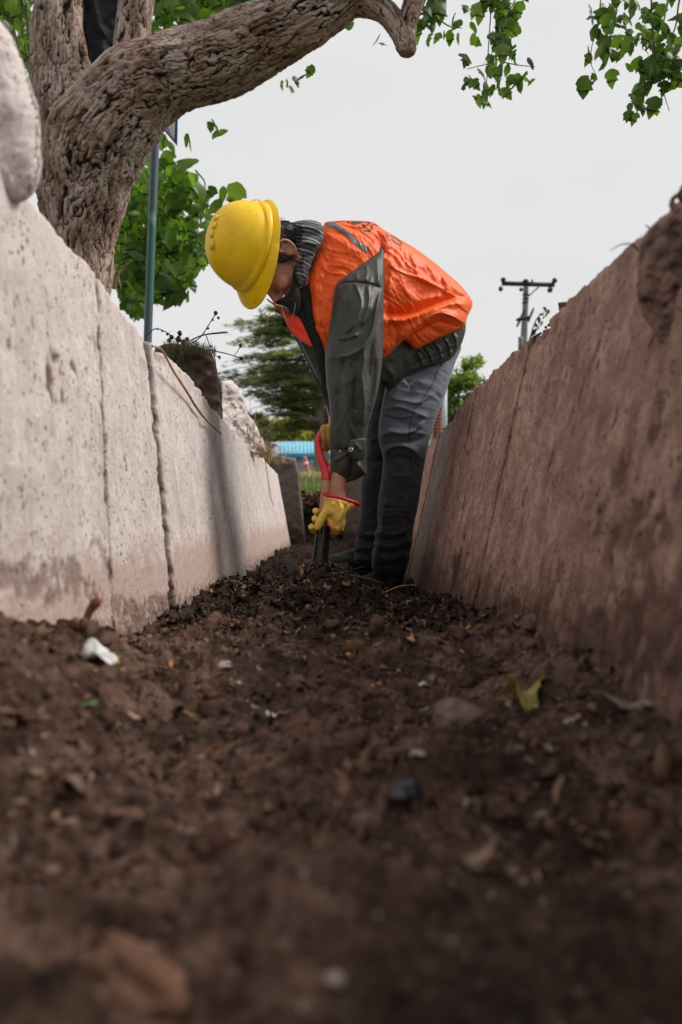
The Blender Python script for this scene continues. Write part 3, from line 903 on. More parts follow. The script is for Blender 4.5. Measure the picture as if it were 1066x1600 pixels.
def boxes_mesh(name, bl):
    vs, fs, o = [], [], 0
    for b in bl:
        v, f = box(*b); vs.append(v); fs.append(f + o); o += 8
    return mesh_np(name, np.vstack(vs), np.vstack(fs), smooth=False)
rock("concrete_end_wall", [(536, 742), (560, 738), (600, 740), (650, 742), (655, 800), (655, 890), (600, 895), (536, 890)],
     lambda a, b: 5.8, M_BLOCK_FAR, "brown concrete cross wall at the end of the trench behind the worker's legs", "wall", k=3.0, cap=16, nzamp=3, s=3, nzs=0.1, smooth=0, seed=12)
# flap of crusted earth and a dark hollow high on the near right wall
rock("earth_crust", [(1004, 372), (1022, 348), (1048, 330), (1085, 310), (1120, 330), (1110, 420), (1080, 480), (1060, 505), (1044, 528), (1032, 540), (1022, 520), (1006, 500), (998, 470), (994, 440), (998, 405)],
     lambda a, b: 0.955 - (a - 1000) * 0.0006, mat_simple("crusted_brown_earth", (0.17, 0.10, 0.075), 0.95, 0.5, 45, 1.0, 0.006),
     "brown crust of earth hanging from the top of the near right wall", "earth clod", k=0.28, cap=7, nzamp=16, s=2.6, nzs=0.05, seed=15)
v1, f1, _ = ptube([(1050, 322, .93, 5), (1052, 310, .93, 3.5), (1062, 303, .925, 4), (1072, 288, .92, 5), (1090, 270, .91, 5)], 10, 5)
v2, f2, _ = ptube([(1052, 322, .93, 6), (1062, 330, .925, 8), (1075, 326, .92, 8), (1085, 300, .915, 7)], 10, 5)
obj("dead_root", mesh_np("dead_root", *merge([(v1, f1), (v2, f2)])), M_TWIG, label="dark hooked root sticking up from the top of the near right wall", category="root")
v1, f1, _ = ptube([(954, 391, 1.0, .7), (968, 383, 1.0, .9), (980, 381, 1.0, 1.1), (990, 383, 1.0, 1.3), (998, 392, 1.0, 1.4)], 6, 5)
v2, f2, _ = ptube([(1008, 351, 1.0, .6), (1014, 356, 1.0, 1.3), (1022, 363, 1.0, 2.0), (1030, 375, 1.0, 2)], 6, 4)
obj("grass_stem", mesh_np("grass_stem", *merge([(v1, f1), (v2, f2)])), M_DARKSTEM, label="thin dry grass stems poking out over the right wall", category="dry grass")
v1, f1, _ = ptube([(228, 540, 1.66, 1.6), (245, 548, 1.72, 1.9), (262, 578, 1.86, 1.9), (285, 612, 2.06, 2.0), (300, 636, 2.2, 2.2), (318, 658, 2.36, 1.8), (340, 678, 2.55, 1.2)], 7, 6)
v1[:, 0] += 0.012
obj("trailing_root", mesh_np("trailing_root", v1, f1), M_STRAW, label="thin tan root trailing down the left wall from its top edge", category="root")

# ------------------------------------------------------------------ litter on the trench floor
def ico(n=1, jit=0.25, seed=0, sq=(1, 1, 1)):
    bm = bmesh.new(); bmesh.ops.create_icosphere(bm, subdivisions=n, radius=1.0)
    v = np.array([list(a.co) for a in bm.verts]); f = np.array([[a.index for a in t.verts] for t in bm.faces]); bm.free()
    r = np.random.default_rng(seed)
    v = v * (1 + jit * fbm(v * 1.6 + seed, 2, seed)[:, None] * 2) * np.array(sq)
    return v, f
def chip(seed):
    r = np.random.default_rng(seed)
    n = 7; a = np.linspace(0, 2 * math.pi, n, endpoint=False)
    rr = 1 + 0.3 * r.normal(size=n)
    v = np.c_[np.cos(a) * rr, np.sin(a) * rr * 0.55, 0.35 * r.normal(size=n)]
    v = np.vstack([v, [[0, 0, 0.3 * r.normal()]]])
    f = np.array([(i, (i + 1) % n, n) for i in range(n)])
    return v, f
def twig(seed):
    r = np.random.default_rng(seed)
    pts = np.cumsum(np.r_[[[0, 0, 0]], np.c_[np.full(5, .4), r.normal(size=5) * .09, r.normal(size=5) * .09]], 0) - np.array([1, 0, 0])
    v, f, _ = tube(pts, np.array([1, 1, .9, .7, .6, .4]) * 0.022, 5, 1)
    return v, f
clods = [ico(2, 0.55, s, (1, 1, 0.75)) for s in range(6)]
clods1 = [ico(1, 0.30, s + 20, (1, .9, 0.7)) for s in range(6)]
chips = [chip(s) for s in range(10)]
twigs = [twig(s) for s in range(6)]
def sample_floor(n, y0, y1, x0=-0.36, x1=0.34, dens=None):
    y = np.exp(RNG.uniform(math.log(y0), math.log(y1), n)); x = RNG.uniform(x0, x1, n)
    if dens is not None:
        k = RNG.uniform(0, 1, n) < dens(x, y); x, y = x[k], y[k]
    return x, y
def heap_d(x, y):
    return 0.16 + 0.84 * smoothstep(1.3, 1.7, y)
# clods
x, y = sample_floor(2300, 0.5, 3.0)
z = floor_z(x, y)
n = len(x)
sc = np.exp(RNG.normal(-6.05, 0.75, n))[:, None] * RNG.uniform(.6, 1.3, (n, 3)) * (0.6 + 0.4 * y[:, None])
sc = np.clip(sc, 0.001, 0.016)
base = np.array([0.11, 0.060, 0.042])
t = base * np.exp(RNG.normal(0, 0.38, (n, 1))) * (1 + RNG.normal(0, 0.05, (n, 3)))
t *= (1 - 0.75 * smoothstep(1.5, 1.9, y))[:, None]
V, Fc, T = scatter(clods, np.c_[x, y, z + sc[:, 0] * 0.15], rotmats(n), sc, t)
obj("soil_clods", mesh_np("soil_clods", V, Fc, tint=T), M_LITTER, kind='stuff', label="crumbled clods of dark soil over the trench floor")
# crumbs close to the lens and pale pebbles
x, y = sample_floor(4200, 0.3, 2.4)
z = floor_z(x, y); n = len(x)
sc = np.exp(RNG.normal(-6.5, 0.45, n))[:, None] * np.ones((1, 3))
t = np.where(RNG.uniform(size=(n, 1)) < 0.10, np.array([[0.34, 0.27, 0.235]]), np.array([[0.12, 0.068, 0.048]])) * np.exp(RNG.normal(0, 0.3, (n, 1)))
V, Fc, T = scatter(clods1, np.c_[x, y, z + sc[:, 0] * 0.3], rotmats(n), sc, t)
obj("gravel", mesh_np("gravel", V, Fc, tint=T), M_LITTER, kind='stuff', label="fine grit and pale pebbles over the trench floor")
# leaf mould and bark chips, thick on the heap
x, y = sample_floor(21000, 0.45, 2.9, dens=heap_d)
z = floor_z(x, y); n = len(x)
sc = np.exp(RNG.normal(-4.95, 0.42, n))[:, None] * np.array([[1, 1, 1]]) * RNG.uniform(0.7, 1.2, (n, 3))
cols = np.array([[0.045, 0.026, 0.018], [0.085, 0.050, 0.034], [0.030, 0.020, 0.015], [0.15, 0.095, 0.066], [0.20, 0.09, 0.04], [0.26, 0.20, 0.15]])
nearc = np.array([[0.10, 0.055, 0.037], [0.17, 0.10, 0.07], [0.07, 0.038, 0.026], [0.27, 0.175, 0.125], [0.30, 0.14, 0.06], [0.40, 0.32, 0.27]])
ki = RNG.choice(6, n, p=[.32, .24, .26, .10, .05, .03])
t = np.where((y < 1.55)[:, None], nearc[ki], cols[ki]) * np.exp(RNG.normal(0, 0.25, (n, 1)))
sc *= np.where(y < 1.5, .7, 1)[:, None]
V, Fc, T = scatter(chips, np.c_[x, y, z + 0.003], rotmats(n, 0.6), sc, t)
obj("leaf_litter", mesh_np("leaf_litter", V, Fc, tint=T), M_LITTER, kind='stuff', label="rotting leaf litter over the heap of dug soil")
x, y = sample_floor(1300, 0.6, 2.8, dens=heap_d)
z = floor_z(x, y); n = len(x)
sc = np.exp(RNG.normal(-3.75, 0.4, n))[:, None] * np.ones((1, 3))
t = np.array([[0.10, 0.062, 0.042]]) * np.exp(RNG.normal(0, 0.55, (n, 1)))
V, Fc, T = scatter(twigs, np.c_[x, y, z + 0.005], rotmats(n, 0.35), sc, t)
obj("twig_litter", mesh_np("twig_litter", V, Fc, tint=T), M_LITTER, kind='stuff', label="short broken twigs strewn over the soil")

def thing_at(name, px, py, r_px, make, mat, label, cat, lift=0.3, tilt=None, group=None):
    c = soil_hit(px, py); s = r_px * c[1] / F
    v, f = make
    M_ = rotmats(1, 0.25 if tilt is None else tilt)[0]
    v = (v @ M_.T) * s
    o = obj(name, mesh_np(name, v, f), mat, loc=(c[0], c[1], c[2] + s * lift), label=label, category=cat)
    if group:
        o['group'] = group
    return o
def leaf_blob(seed, curl=0.35, n=26, aspect=0.6, wav=0.3):
    """a dead leaf: a cupped, wavy-edged thin sheet with a little thickness"""
    r = np.random.default_rng(seed)
    rings = 6; V = [[0, 0, 0]]
    for i in range(1, rings + 1):
        t = i / rings
        a = np.linspace(0, 2 * math.pi, n, endpoint=False)
        rr = t * (1 + wav * t * (0.5 * np.sin(3 * a + seed) + 0.35 * np.sin(7 * a + 2 * seed)))
        V += np.c_[np.cos(a) * rr, np.sin(a) * rr * aspect, curl * t * t * (0.8 * np.sin(a * 2 + seed) + 0.4 * np.cos(3 * a)) + 0.1 * t * np.sin(5 * a)].tolist()
    V = np.array(V); Fs = [(0, 1 + j, 1 + (j + 1) % n) for j in range(n)]
    for i in range(rings - 1):
        for j in range(n):
            a, b = 1 + i * n + j, 1 + i * n + (j + 1) % n
            Fs += [(a, a + n, b + n), (a, b + n, b)]
    Fs = np.array(Fs)
    W = V - np.array([0, 0, 0.05]); m = len(V)
    edge = [1 + (rings - 1) * n + j for j in range(n)]
    S = []
    for j in range(n):
        a, b = edge[j], edge[(j + 1) % n]
        S += [(a, a + m, b + m), (a, b + m, b)]
    return np.vstack([V, W]), np.vstack([Fs, Fs[:, ::-1] + m, np.array(S)])
M_DEAD_ORANGE = mat_simple("dry_orange_leaf", (0.42, 0.22, 0.10), 0.75, 0.4, 90, 0.4)
M_DEAD_GREY = mat_simple("dry_grey_leaf", (0.20, 0.145, 0.115), 0.85, 0.4, 90, 0.4)
M_DEAD_YELLOW = mat_simple("yellowing_leaf", (0.30, 0.25, 0.055), 0.7, 0.4, 90, 0.4)
M_GREENLEAF = mat_simple("fallen_green_leaf", (0.085, 0.17, 0.035), 0.6, 0.4, 90, 0.3)
M_PAPER = mat_simple("white_tissue", (0.66, 0.66, 0.64), 0.7, 0.2, 60, 0.5)
M_CHALK = mat_simple("chalky_stone", (0.34, 0.29, 0.26), 0.9, 0.3, 90, 0.6)
M_STONE = mat_simple("brown_stone", (0.17, 0.115, 0.085), 0.9, 0.35, 70, 0.7, 0.004)
M_DARKSTONE = mat_simple("dark_wet_stone", (0.03, 0.03, 0.034), 0.35, 0.4, 60, 0.5)
pap = thing_at("crumpled_tissue", 150, 1040, 27, leaf_blob(3, 0.75, wav=0.3, aspect=0.9), M_PAPER, "crumpled white tissue on the soil by the left wall", "tissue", 0.6, tilt=1.1)
thing_at("yellow_petal", 183, 1040, 10, leaf_blob(8, 0.7), mat_simple("yellow_petal", (0.62, 0.38, 0.03), 0.6), "small yellow petal beside the crumpled white tissue", "petal", 0.9, tilt=1.0)
thing_at("fallen_leaf", 537, 1031, 18, leaf_blob(4, 0.3, aspect=0.75), M_DEAD_ORANGE, "flat orange-tan dry leaf alone in the middle of the trench floor", "leaf")
thing_at("fallen_leaf", 640, 1003, 14, leaf_blob(5, 0.5), M_DEAD_ORANGE, "curled orange leaf at the foot of the heap towards the right wall", "leaf", 0.5)
thing_at("fallen_leaf", 652, 985, 17, leaf_blob(15, 0.5), mat_simple("rusty_leaf", (0.19, 0.07, 0.035), 0.8, 0.4, 90, 0.4), "rust-brown leaf just behind the curled orange leaf", "leaf", 0.6)
thing_at("fallen_leaf", 321, 958, 19, leaf_blob(6, 0.15, aspect=0.35), M_GREENLEAF, "narrow green leaf lying at the foot of the left wall", "leaf")
thing_at("fallen_leaf", 137, 1105, 15, leaf_blob(7, 0.2, aspect=0.5), M_GREENLEAF, "dull green leaf on the soil in front of the white tissue", "leaf")
thing_at("fallen_leaf", 520, 1062, 16, leaf_blob(9, 0.2, aspect=0.4), M_GREENLEAF, "small green leaf just in front of the orange-tan leaf", "leaf")
thing_at("fallen_leaf", 826, 1100, 40, leaf_blob(10, 0.75, aspect=0.6, wav=0.5), M_DEAD_YELLOW, "crumpled yellow-green leaf right of the round brown stone", "leaf", 0.5, tilt=0.7)
thing_at("fallen_leaf", 868, 1122, 15, leaf_blob(11, 0.7, aspect=0.6, wav=0.5), M_DEAD_YELLOW, "scrap of yellowed leaf between the crumpled leaf and the right wall", "leaf", 0.5, tilt=0.7)
thing_at("fallen_leaf", 727, 990, 14, leaf_blob(12, 0.7, aspect=0.5, wav=0.6), M_DEAD_YELLOW, "small crumpled yellow leaf at the foot of the right wall", "leaf", 0.6, tilt=0.8)
thing_at("fallen_leaf", 1000, 1122, 56, leaf_blob(13, 0.6, aspect=0.5, wav=0.45), M_DEAD_GREY, "large curled grey-brown dead leaf leaning on the near right wall", "leaf", 0.45, tilt=0.55)
thing_at("fallen_leaf", 512, 1335, 26, leaf_blob(14, 0.4, aspect=0.45, wav=0.5), mat_simple("amber_leaf", (0.20, 0.125, 0.03), 0.7), "blurred amber leaf low in the middle of the near soil", "leaf", 0.5)
thing_at("stone", 717, 1153, 42, ico(4, 0.16, 31, (1, 0.9, 0.72)), M_STONE, "rounded brown stone half sunk in the soil, left of the yellow-green leaf", "stone", 0.6)
thing_at("stone", 370, 1078, 16, ico(3, 0.25, 32, (1.2, 0.8, 0.5)), M_CHALK, "chalky pale stone, the nearer of two behind the blurred soil left of centre", "stone", 0.3)
thing_at("stone", 345, 1047, 17, ico(3, 0.25, 33, (0.8, 1.2, 0.5)), M_CHALK, "chalky pale stone, the farther of two behind the blurred soil left of centre", "stone", 0.3)
thing_at("stone", 632, 1252, 30, ico(3, 0.3, 34, (1, 0.8, 0.8)), M_DARKSTONE, "dark wet stone in front of the round brown stone", "stone", 0.3)
thing_at("stone", 648, 1248, 9, ico(2, 0.2, 35), M_CHALK, "tiny pale pebble resting against the dark wet stone", "stone", 1.6)
thing_at("stone", 555, 975, 12, ico(3, 0.3, 36, (1, .8, .8)), M_STONE, "small brown stone at the front foot of the dug heap", "stone", 0.4)
thing_at("stone", 520, 974, 11, ico(3, 0.3, 37, (1.3, .8, .6)), M_CHALK, "small flat tan stone left of the brown one at the foot of the heap", "stone", 0.4)
thing_at("paper_scrap", 431, 1122, 16, leaf_blob(16, 0.4, aspect=0.5), M_PAPER, "small white paper scrap left of centre on the soil", "scrap", 0.3)
thing_at("paper_scrap", 664, 1073, 12, leaf_blob(17, 0.3, aspect=0.5), M_PAPER, "faint whitish scrap behind the round brown stone", "scrap", 0.2)
thing_at("earth_clod", 205, 1545, 95, ico(4, 0.32, 38, (1.2, 0.6, 0.42)), mat_simple("tan_clod", (0.17, 0.085, 0.05), 0.95, 0.4, 60, 0.8, 0.004), "large blurred tan clod at the bottom edge towards the left", "earth clod", 0.2, tilt=0.15)
c0, c1 = soil_hit(350, 1405), soil_hit(505, 1450)
v1, f1, _ = tube([c0 + [0, 0, .004], (c0 + c1) / 2 + [0, 0.006, .008], c1 + [0, 0, .004]], [.0035, .003, .0024], 8, 5)
obj("stick", mesh_np("stick", v1, f1), mat_simple("pale_stick", (0.21, 0.13, 0.09), 0.9, 0.3, 80), label="short pale stick lying across the blurred near soil", category="stick")
v1, f1, _ = ptube([(136, 1008, 1.02, 4), (137, 985, 1.02, 5), (136, 968, 1.02, 6), (142, 952, 1.02, 7), (152, 940, 1.02, 8), (158, 936, 1.02, 3)], 10, 5, flat=0.4)
v2, f2, _ = ptube([(136, 975, 1.02, 3), (128, 982, 1.02, 4), (122, 972, 1.02, 2)], 8, 4, flat=0.4)
obj("dead_stalk", mesh_np("dead_stalk", *merge([(v1, f1), (v2, f2)])), mat_simple("orange_brown_stalk", (0.27, 0.105, 0.045), 0.8, 0.4, 80), label="orange-brown dead stalk standing behind the crumpled white tissue", category="stalk")
v1, f1, _ = ptube([(336, 912, 2.0, 1.6), (365, 908, 2.02, 2.0), (395, 920, 2.0, 1.8), (420, 915, 1.98, 1.2)], 6, 5)
v2, f2, _ = ptube([(430, 903, 2.15, 1.3), (480, 896, 2.12, 1.8), (530, 897, 2.1, 2.0), (565, 902, 2.1, 1.6), (600, 912, 2.12, 1)], 6, 5)
obj("twig", mesh_np("twig", v1, f1), M_TWIG, label="dark bent twig against the left wall beside the heap", category="twig")
obj("twig", mesh_np("twig", v2, f2), M_TWIG, label="long thin twig lying along the crest of the heap in front of the shovel", category="twig")
v1, f1, _ = ptube([(600, 926, 2.1, .7), (625, 916, 2.12, .8), (650, 914, 2.14, .7)], 5, 5)
obj("twig", mesh_np("twig", v1, f1), M_STRAW, label="fine pale straw crossing the worker's near shoe", category="twig")
# ------------------------------------------------------------------ the big tree
def bark_val(L, th, r, seed=0):
    L = np.broadcast_to(np.asarray(L, float), np.shape(th)).astype(float)
    c, s = np.cos(th) * r, np.sin(th) * r
    w = fbm(np.c_[L * 6, c * 9, s * 9], 3, 71 + seed)
    w2 = fbm(np.c_[L * 6 + 9, c * 9 + 4, s * 9], 3, 72 + seed)
    p = np.c_[L * 3.6 + 0.5 * w, c * 50 + 3.4 * w, s * 50 + 3.4 * w2]
    a = np.abs(vnoise(p, 73 + seed)) * 3.0
    b = np.abs(vnoise(np.c_[L * 11, c * 78 + 3 * w, s * 78 + 3 * w2] + 5, 74 + seed)) * 2.2 + 0.22
    cr = np.clip(np.minimum(a, b), 0, 1)
    return cr, w
def bark_tube(pts, seg, n, seed, amp=0.017, lump=0.032, flare=None):
    def disp(L, th, r):
        cr, w = bark_val(L, th, r, seed)
        k = min(1.0, r / 0.12)
        return k * amp * (smoothstep(0.0, 0.55, cr) - 1) + k * lump * fbm(np.c_[np.full(len(th), L * 4.5), np.cos(th) * 1.3, np.sin(th) * 1.3], 3, 75 + seed) \
            + k * 0.004 * fbm(np.c_[np.full(len(th), L * 60), np.cos(th) * r * 130, np.sin(th) * r * 130], 2, 76)
    path = [P(a, b, y) for a, b, y, r in pts]; rad = [r * y / F for a, b, y, r in pts]
    V, Fc, U = tube(path, rad, seg, n, disp=disp)
    cr, _ = bark_val(U[:, 0], U[:, 1], U[:, 2], seed)
    fb = .5 + .9 * fbm(np.c_[U[:, 0] * 6, np.cos(U[:, 1]) * U[:, 2] * 120, np.sin(U[:, 1]) * U[:, 2] * 120], 3, 79 + seed)
    return V, Fc, U, cr, fb
def bark_obj(name, pts, seg, n, seed, parent, **kw):
    V, Fc, U, cr, fb = bark_tube(pts, seg, n, seed, **kw)
    me = mesh_np(name, rel(V, parent), Fc, uv=U)
    a = me.attributes.new('crack', 'FLOAT', 'POINT'); a.data.foreach_set('value', cr.astype(np.float32))
    a = me.attributes.new('fiber', 'FLOAT', 'POINT'); a.data.foreach_set('value', fb.astype(np.float32))
    return obj(name, me, M_BARK, parent)
tree = empty("shade_tree", P(118, 705, 4.0), category="tree", label="large old tree with furrowed bark and a thick bough arching over the trench")
bark_obj("trunk", [(116, 720, 4.0, 62), (117, 600, 4.0, 54), (118, 500, 4.0, 50), (121, 430, 4.0, 52), (124, 370, 4.0, 57), (131, 310, 4.0, 64), (143, 255, 3.98, 72), (166, 203, 3.95, 73), (208, 148, 3.92, 66), (262, 116, 3.9, 57), (312, 101, 3.87, 54), (356, 86, 3.84, 58), (400, 66, 3.8, 54), (440, 44, 3.76, 49), (480, 22, 3.72, 46), (520, -2, 3.68, 42), (570, -36, 3.62, 40), (640, -80, 3.55, 36)], 230, 24, 1, tree)
bark_obj("stem", [(105, 300, 4.06, 46), (97, 240, 4.06, 50), (92, 180, 4.06, 48), (90, 120, 4.06, 45), (90, 60, 4.05, 41), (92, 0, 4.05, 37), (94, -80, 4.04, 35)], 150, 20, 2, tree)
bark_obj("stem", [(196, 190, 3.98, 42), (200, 140, 3.96, 38), (204, 95, 3.95, 32), (207, 50, 3.95, 28), (213, 0, 3.94, 27), (222, -80, 3.92, 25)], 110, 20, 3, tree, amp=0.012)
bark_obj("broken_bough", [(500, 10, 3.70, 26), (545, 4, 3.68, 22), (578, 8, 3.66, 19), (604, 20, 3.64, 18), (622, 42, 3.62, 18), (632, 62, 3.62, 17), (635, 76, 3.62, 16), (634, 84, 3.62, 12)], 60, 14, 4, tree, amp=0.012, lump=0.014)
bark_obj("broken_bough", [(668, -70, 3.6, 20), (656, -25, 3.6, 19), (645, 8, 3.6, 17), (636, 34, 3.61, 16), (630, 58, 3.62, 12)], 60, 12, 5, tree, amp=0.010)
# collars of burled bark where the limbs leave the trunk
for (a, b, y, rx, ry, sd_) in ((232, 118, 3.72, 40, 42, 1), (318, 125, 3.72, 34, 22, 2), (100, 232, 3.80, 34, 30, 3), (372, 62, 3.68, 22, 18, 4)):
    pass

def leafmesh(seed, lobes=True):
    r = np.random.default_rng(seed)
    prof = [(0, -.5), (.16, -.46), (.40, -.30), (.50, -.06), (.33, .02), (.40, .26), (.27, .20), (.20, .40), (.0, .72)] if lobes else [(0, -.5), (.15, -.42), (.27, -.15), (.25, .15), (.12, .42), (0, .62)]
    L_ = [(x * (1 + .15 * r.normal()), y) for x, y in prof]; Rr = [(-x * (1 + .15 * r.normal()), y) for x, y in prof]
    mid = [(0, y) for x, y in prof]
    V = []
    n = len(prof)
    for (x, y), (mx_, my) in zip(L_, mid):
        V.append((x, y, -abs(x) * .35 - .35 * y * y))
    for (x, y) in Rr:
        V.append((x, y, -abs(x) * .30 - .35 * y * y))
    for (x, y) in mid:
        V.append((0, y, -.35 * y * y))
    Fs = []
    for i in range(n - 1):
        Fs += [(i, i + 1, 2 * n + i + 1), (i, 2 * n + i + 1, 2 * n + i), (n + i + 1, n + i, 2 * n + i), (n + i + 1, 2 * n + i, 2 * n + i + 1)]
    return np.array(V), np.array(Fs)
LEAVES = [leafmesh(s, s % 3 != 2) for s in range(8)]

def leaf_positions(poly, n, y0, y1, clump=0.55, spread=16, soft=0):
    poly = np.array(poly, float); lo, hi = poly.min(0), poly.max(0)
    out = []
    cc = RNG.uniform(lo, hi, (max(3, n // 14), 2))
    cc = cc[inside(cc, poly)] if inside(cc, poly).any() else cc
    while len(out) < n:
        if RNG.uniform() < clump and len(cc):
            p = cc[RNG.integers(len(cc))] + RNG.normal(0, spread, 2)
        else:
            p = RNG.uniform(lo, hi)
        if inside(p[None], poly)[0]:
            out.append(p)
    out = np.array(out)
    Y = RNG.uniform(y0, y1, n)
    return np.stack([(out[:, 0] - 533) / F * Y, Y, (800 - out[:, 1]) / F * Y], 1)
GREENS = np.array([[0.11, 0.21, 0.035], [0.15, 0.28, 0.05], [0.075, 0.15, 0.035], [0.20, 0.33, 0.06]])
def leaf_tints(n, bright=1.0):
    return GREENS[RNG.choice(4, n, p=[.4, .28, .22, .10])] * np.exp(RNG.normal(0, 0.18, (n, 1))) * bright

mass = [(205, 268), (238, 240), (262, 246), (285, 262), (305, 285), (318, 305), (330, 318), (332, 345), (325, 385), (322, 410), (300, 440), (268, 452), (240, 470), (222, 500), (200, 490), (178, 470), (160, 440), (165, 390), (176, 335), (190, 290)]
mass_up = [(228, 0), (250, -40), (400, -40), (390, 20), (372, 34), (340, 48), (300, 56), (262, 62), (238, 74), (226, 72)]
mass_l = [(-20, -40), (66, -40), (60, 10), (52, 60), (46, 108), (40, 125), (20, 60), (0, 20), (-20, 20)]
# leaf-sized faces hung from thin twigs; the first three hundred nearest ones are separate leaves
big = []     # (pos, size, tint)
def add_leaves(pos, size, bright=1.0, droop=True, mat_tilt=0.8):
    n = len(pos)
    Rm = rotmats(n, mat_tilt)
    # tips hang down: turn local -y... local +y is the tip
    tip = np.zeros((n, 3)); tip[:, 2] = -1; tip += RNG.normal(0, 0.55, (n, 3)); tip /= np.linalg.norm(tip, axis=1)[:, None]
    nrm = RNG.normal(0, 1, (n, 3)); nrm[:, 1] -= 0.9; nrm -= (nrm * tip).sum(1)[:, None] * tip; nrm /= np.linalg.norm(nrm, axis=1)[:, None]
    sidev = np.cross(tip, nrm)
    Rm = np.stack([sidev, tip, nrm], 2)
    s = size * np.exp(RNG.normal(0, 0.22, n))
    return pos, Rm, s, leaf_tints(n, bright)
sets = []
sets.append(add_leaves(leaf_positions(mass, 900, 4.9, 6.3, 0.6, 13), 0.095, 1.5))
sets.append(add_leaves(leaf_positions([(985, 60), (1015, 50), (1066, 40), (1090, 60), (1090, 150), (1050, 135), (1035, 125), (1010, 110)], 46, 3.1, 3.5, .3, 9), 0.055))
sets.append(add_leaves(leaf_positions([(752, -10), (822, -10), (818, 20), (805, 40), (790, 52), (775, 48), (774, 20)], 34, 3.2, 3.5, .3, 9), 0.055))
sets.append(add_leaves(leaf_positions(mass_up, 330, 4.6, 6.0, 0.5, 16), 0.105, 1.6))
sets.append(add_leaves(leaf_positions([(-30, -60), (420, -60), (420, -20), (-30, -20)], 110, 4.5, 6.0, 0.3, 16), 0.11, 1.3))
sets.append(add_leaves(leaf_positions(mass_l, 200, 4.9, 6.4, 0.5, 14), 0.095, 1.4))
# fringe leaves in known places round the mass
fr = np.array([(346, 305), (365, 306), (338, 322), (330, 300), (282, 436), (290, 462), (271, 462), (300, 415), (312, 400), (222, 470), (214, 488), (205, 478), (196, 440), (250, 220), (268, 228), (290, 250), (222, 243), (232, 225), (335, 350), (325, 372), (262, 447), (280, 470), (318, 395), (299, 432)], float)
Yf_ = RNG.uniform(4.9, 5.4, len(fr))
sets.append(add_leaves(np.stack([(fr[:, 0] - 533) / F * Yf_, Yf_, (800 - fr[:, 1]) / F * Yf_], 1), 0.12, 1.25))
# small leaves under the bough
ub = np.array([(436, 112), (448, 108), (462, 104), (470, 96), (484, 88), (455, 118), (326, 172), (334, 182), (342, 192), (330, 190), (322, 180), (283, 200), (288, 208), (402, 28), (412, 22), (385, 36), (350, 40), (360, 30), (548, 14), (596, 4), (592, 40), (600, 44)], float)
Yf_ = RNG.uniform(3.7, 3.95, len(ub))
sets.append(add_leaves(np.stack([(ub[:, 0] - 533) / F * Yf_, Yf_ + 0.12, (800 - ub[:, 1]) / F * Yf_], 1), 0.055, 1.3))
SP, SR, SS, STt = [np.concatenate([s[i] for s in sets]) for i in range(4)]

# hanging sprays against the sky, each leaf in its place along a twig
def pix(pts, Y):
    pts = np.array(pts, float)
    return np.stack([(pts[:, 0] - 533) / F * Y, np.full(len(pts), Y), (800 - pts[:, 1]) / F * Y], 1)
def z4(l):   # from a zoom of (640..860, 0..180)
    return [(640 + a / 4.845, b / 4.845) for a, b in l]
def z5(l):   # from a zoom of (900..1066, 0..190)
    return [(900 + a / 6.42, b / 6.42) for a, b in l]
spray_a = z4([(60, 190), (95, 200), (130, 190), (150, 220), (110, 230), (160, 150), (180, 110), (200, 70), (170, 60), (220, 40), (240, 90), (150, 30), (200, 10), (240, 20), (180, 180), (210, 150), (200, 230), (225, 200), (285, 205), (320, 160), (380, 205), (345, 240), (330, 200), (410, 15), (460, 20), (500, 10), (430, 75), (520, 130), (490, 170), (535, 205)])
spray_b = z4([(720, 30), (760, 10), (800, 20), (850, 10), (690, 70), (740, 80), (790, 60), (840, 50), (700, 120), (750, 130), (800, 120), (850, 125), (680, 170), (720, 180), (770, 170), (670, 215), (710, 215), (780, 230), (680, 290), (730, 275), (650, 360), (670, 350), (605, 385), (590, 440), (600, 480), (640, 460), (680, 430), (700, 440), (720, 480), (715, 530), (660, 500), (760, 460), (790, 470), (740, 520), (800, 520), (830, 480), (820, 570), (770, 590), (860, 540), (890, 490), (900, 520), (940, 480), (960, 510), (415, 515), (440, 550), (510, 505), (480, 535), (510, 590), (540, 620), (580, 570), (600, 610), (560, 650), (630, 560), (620, 640), (580, 700), (610, 680), (640, 730), (600, 750), (555, 760), (560, 790)])
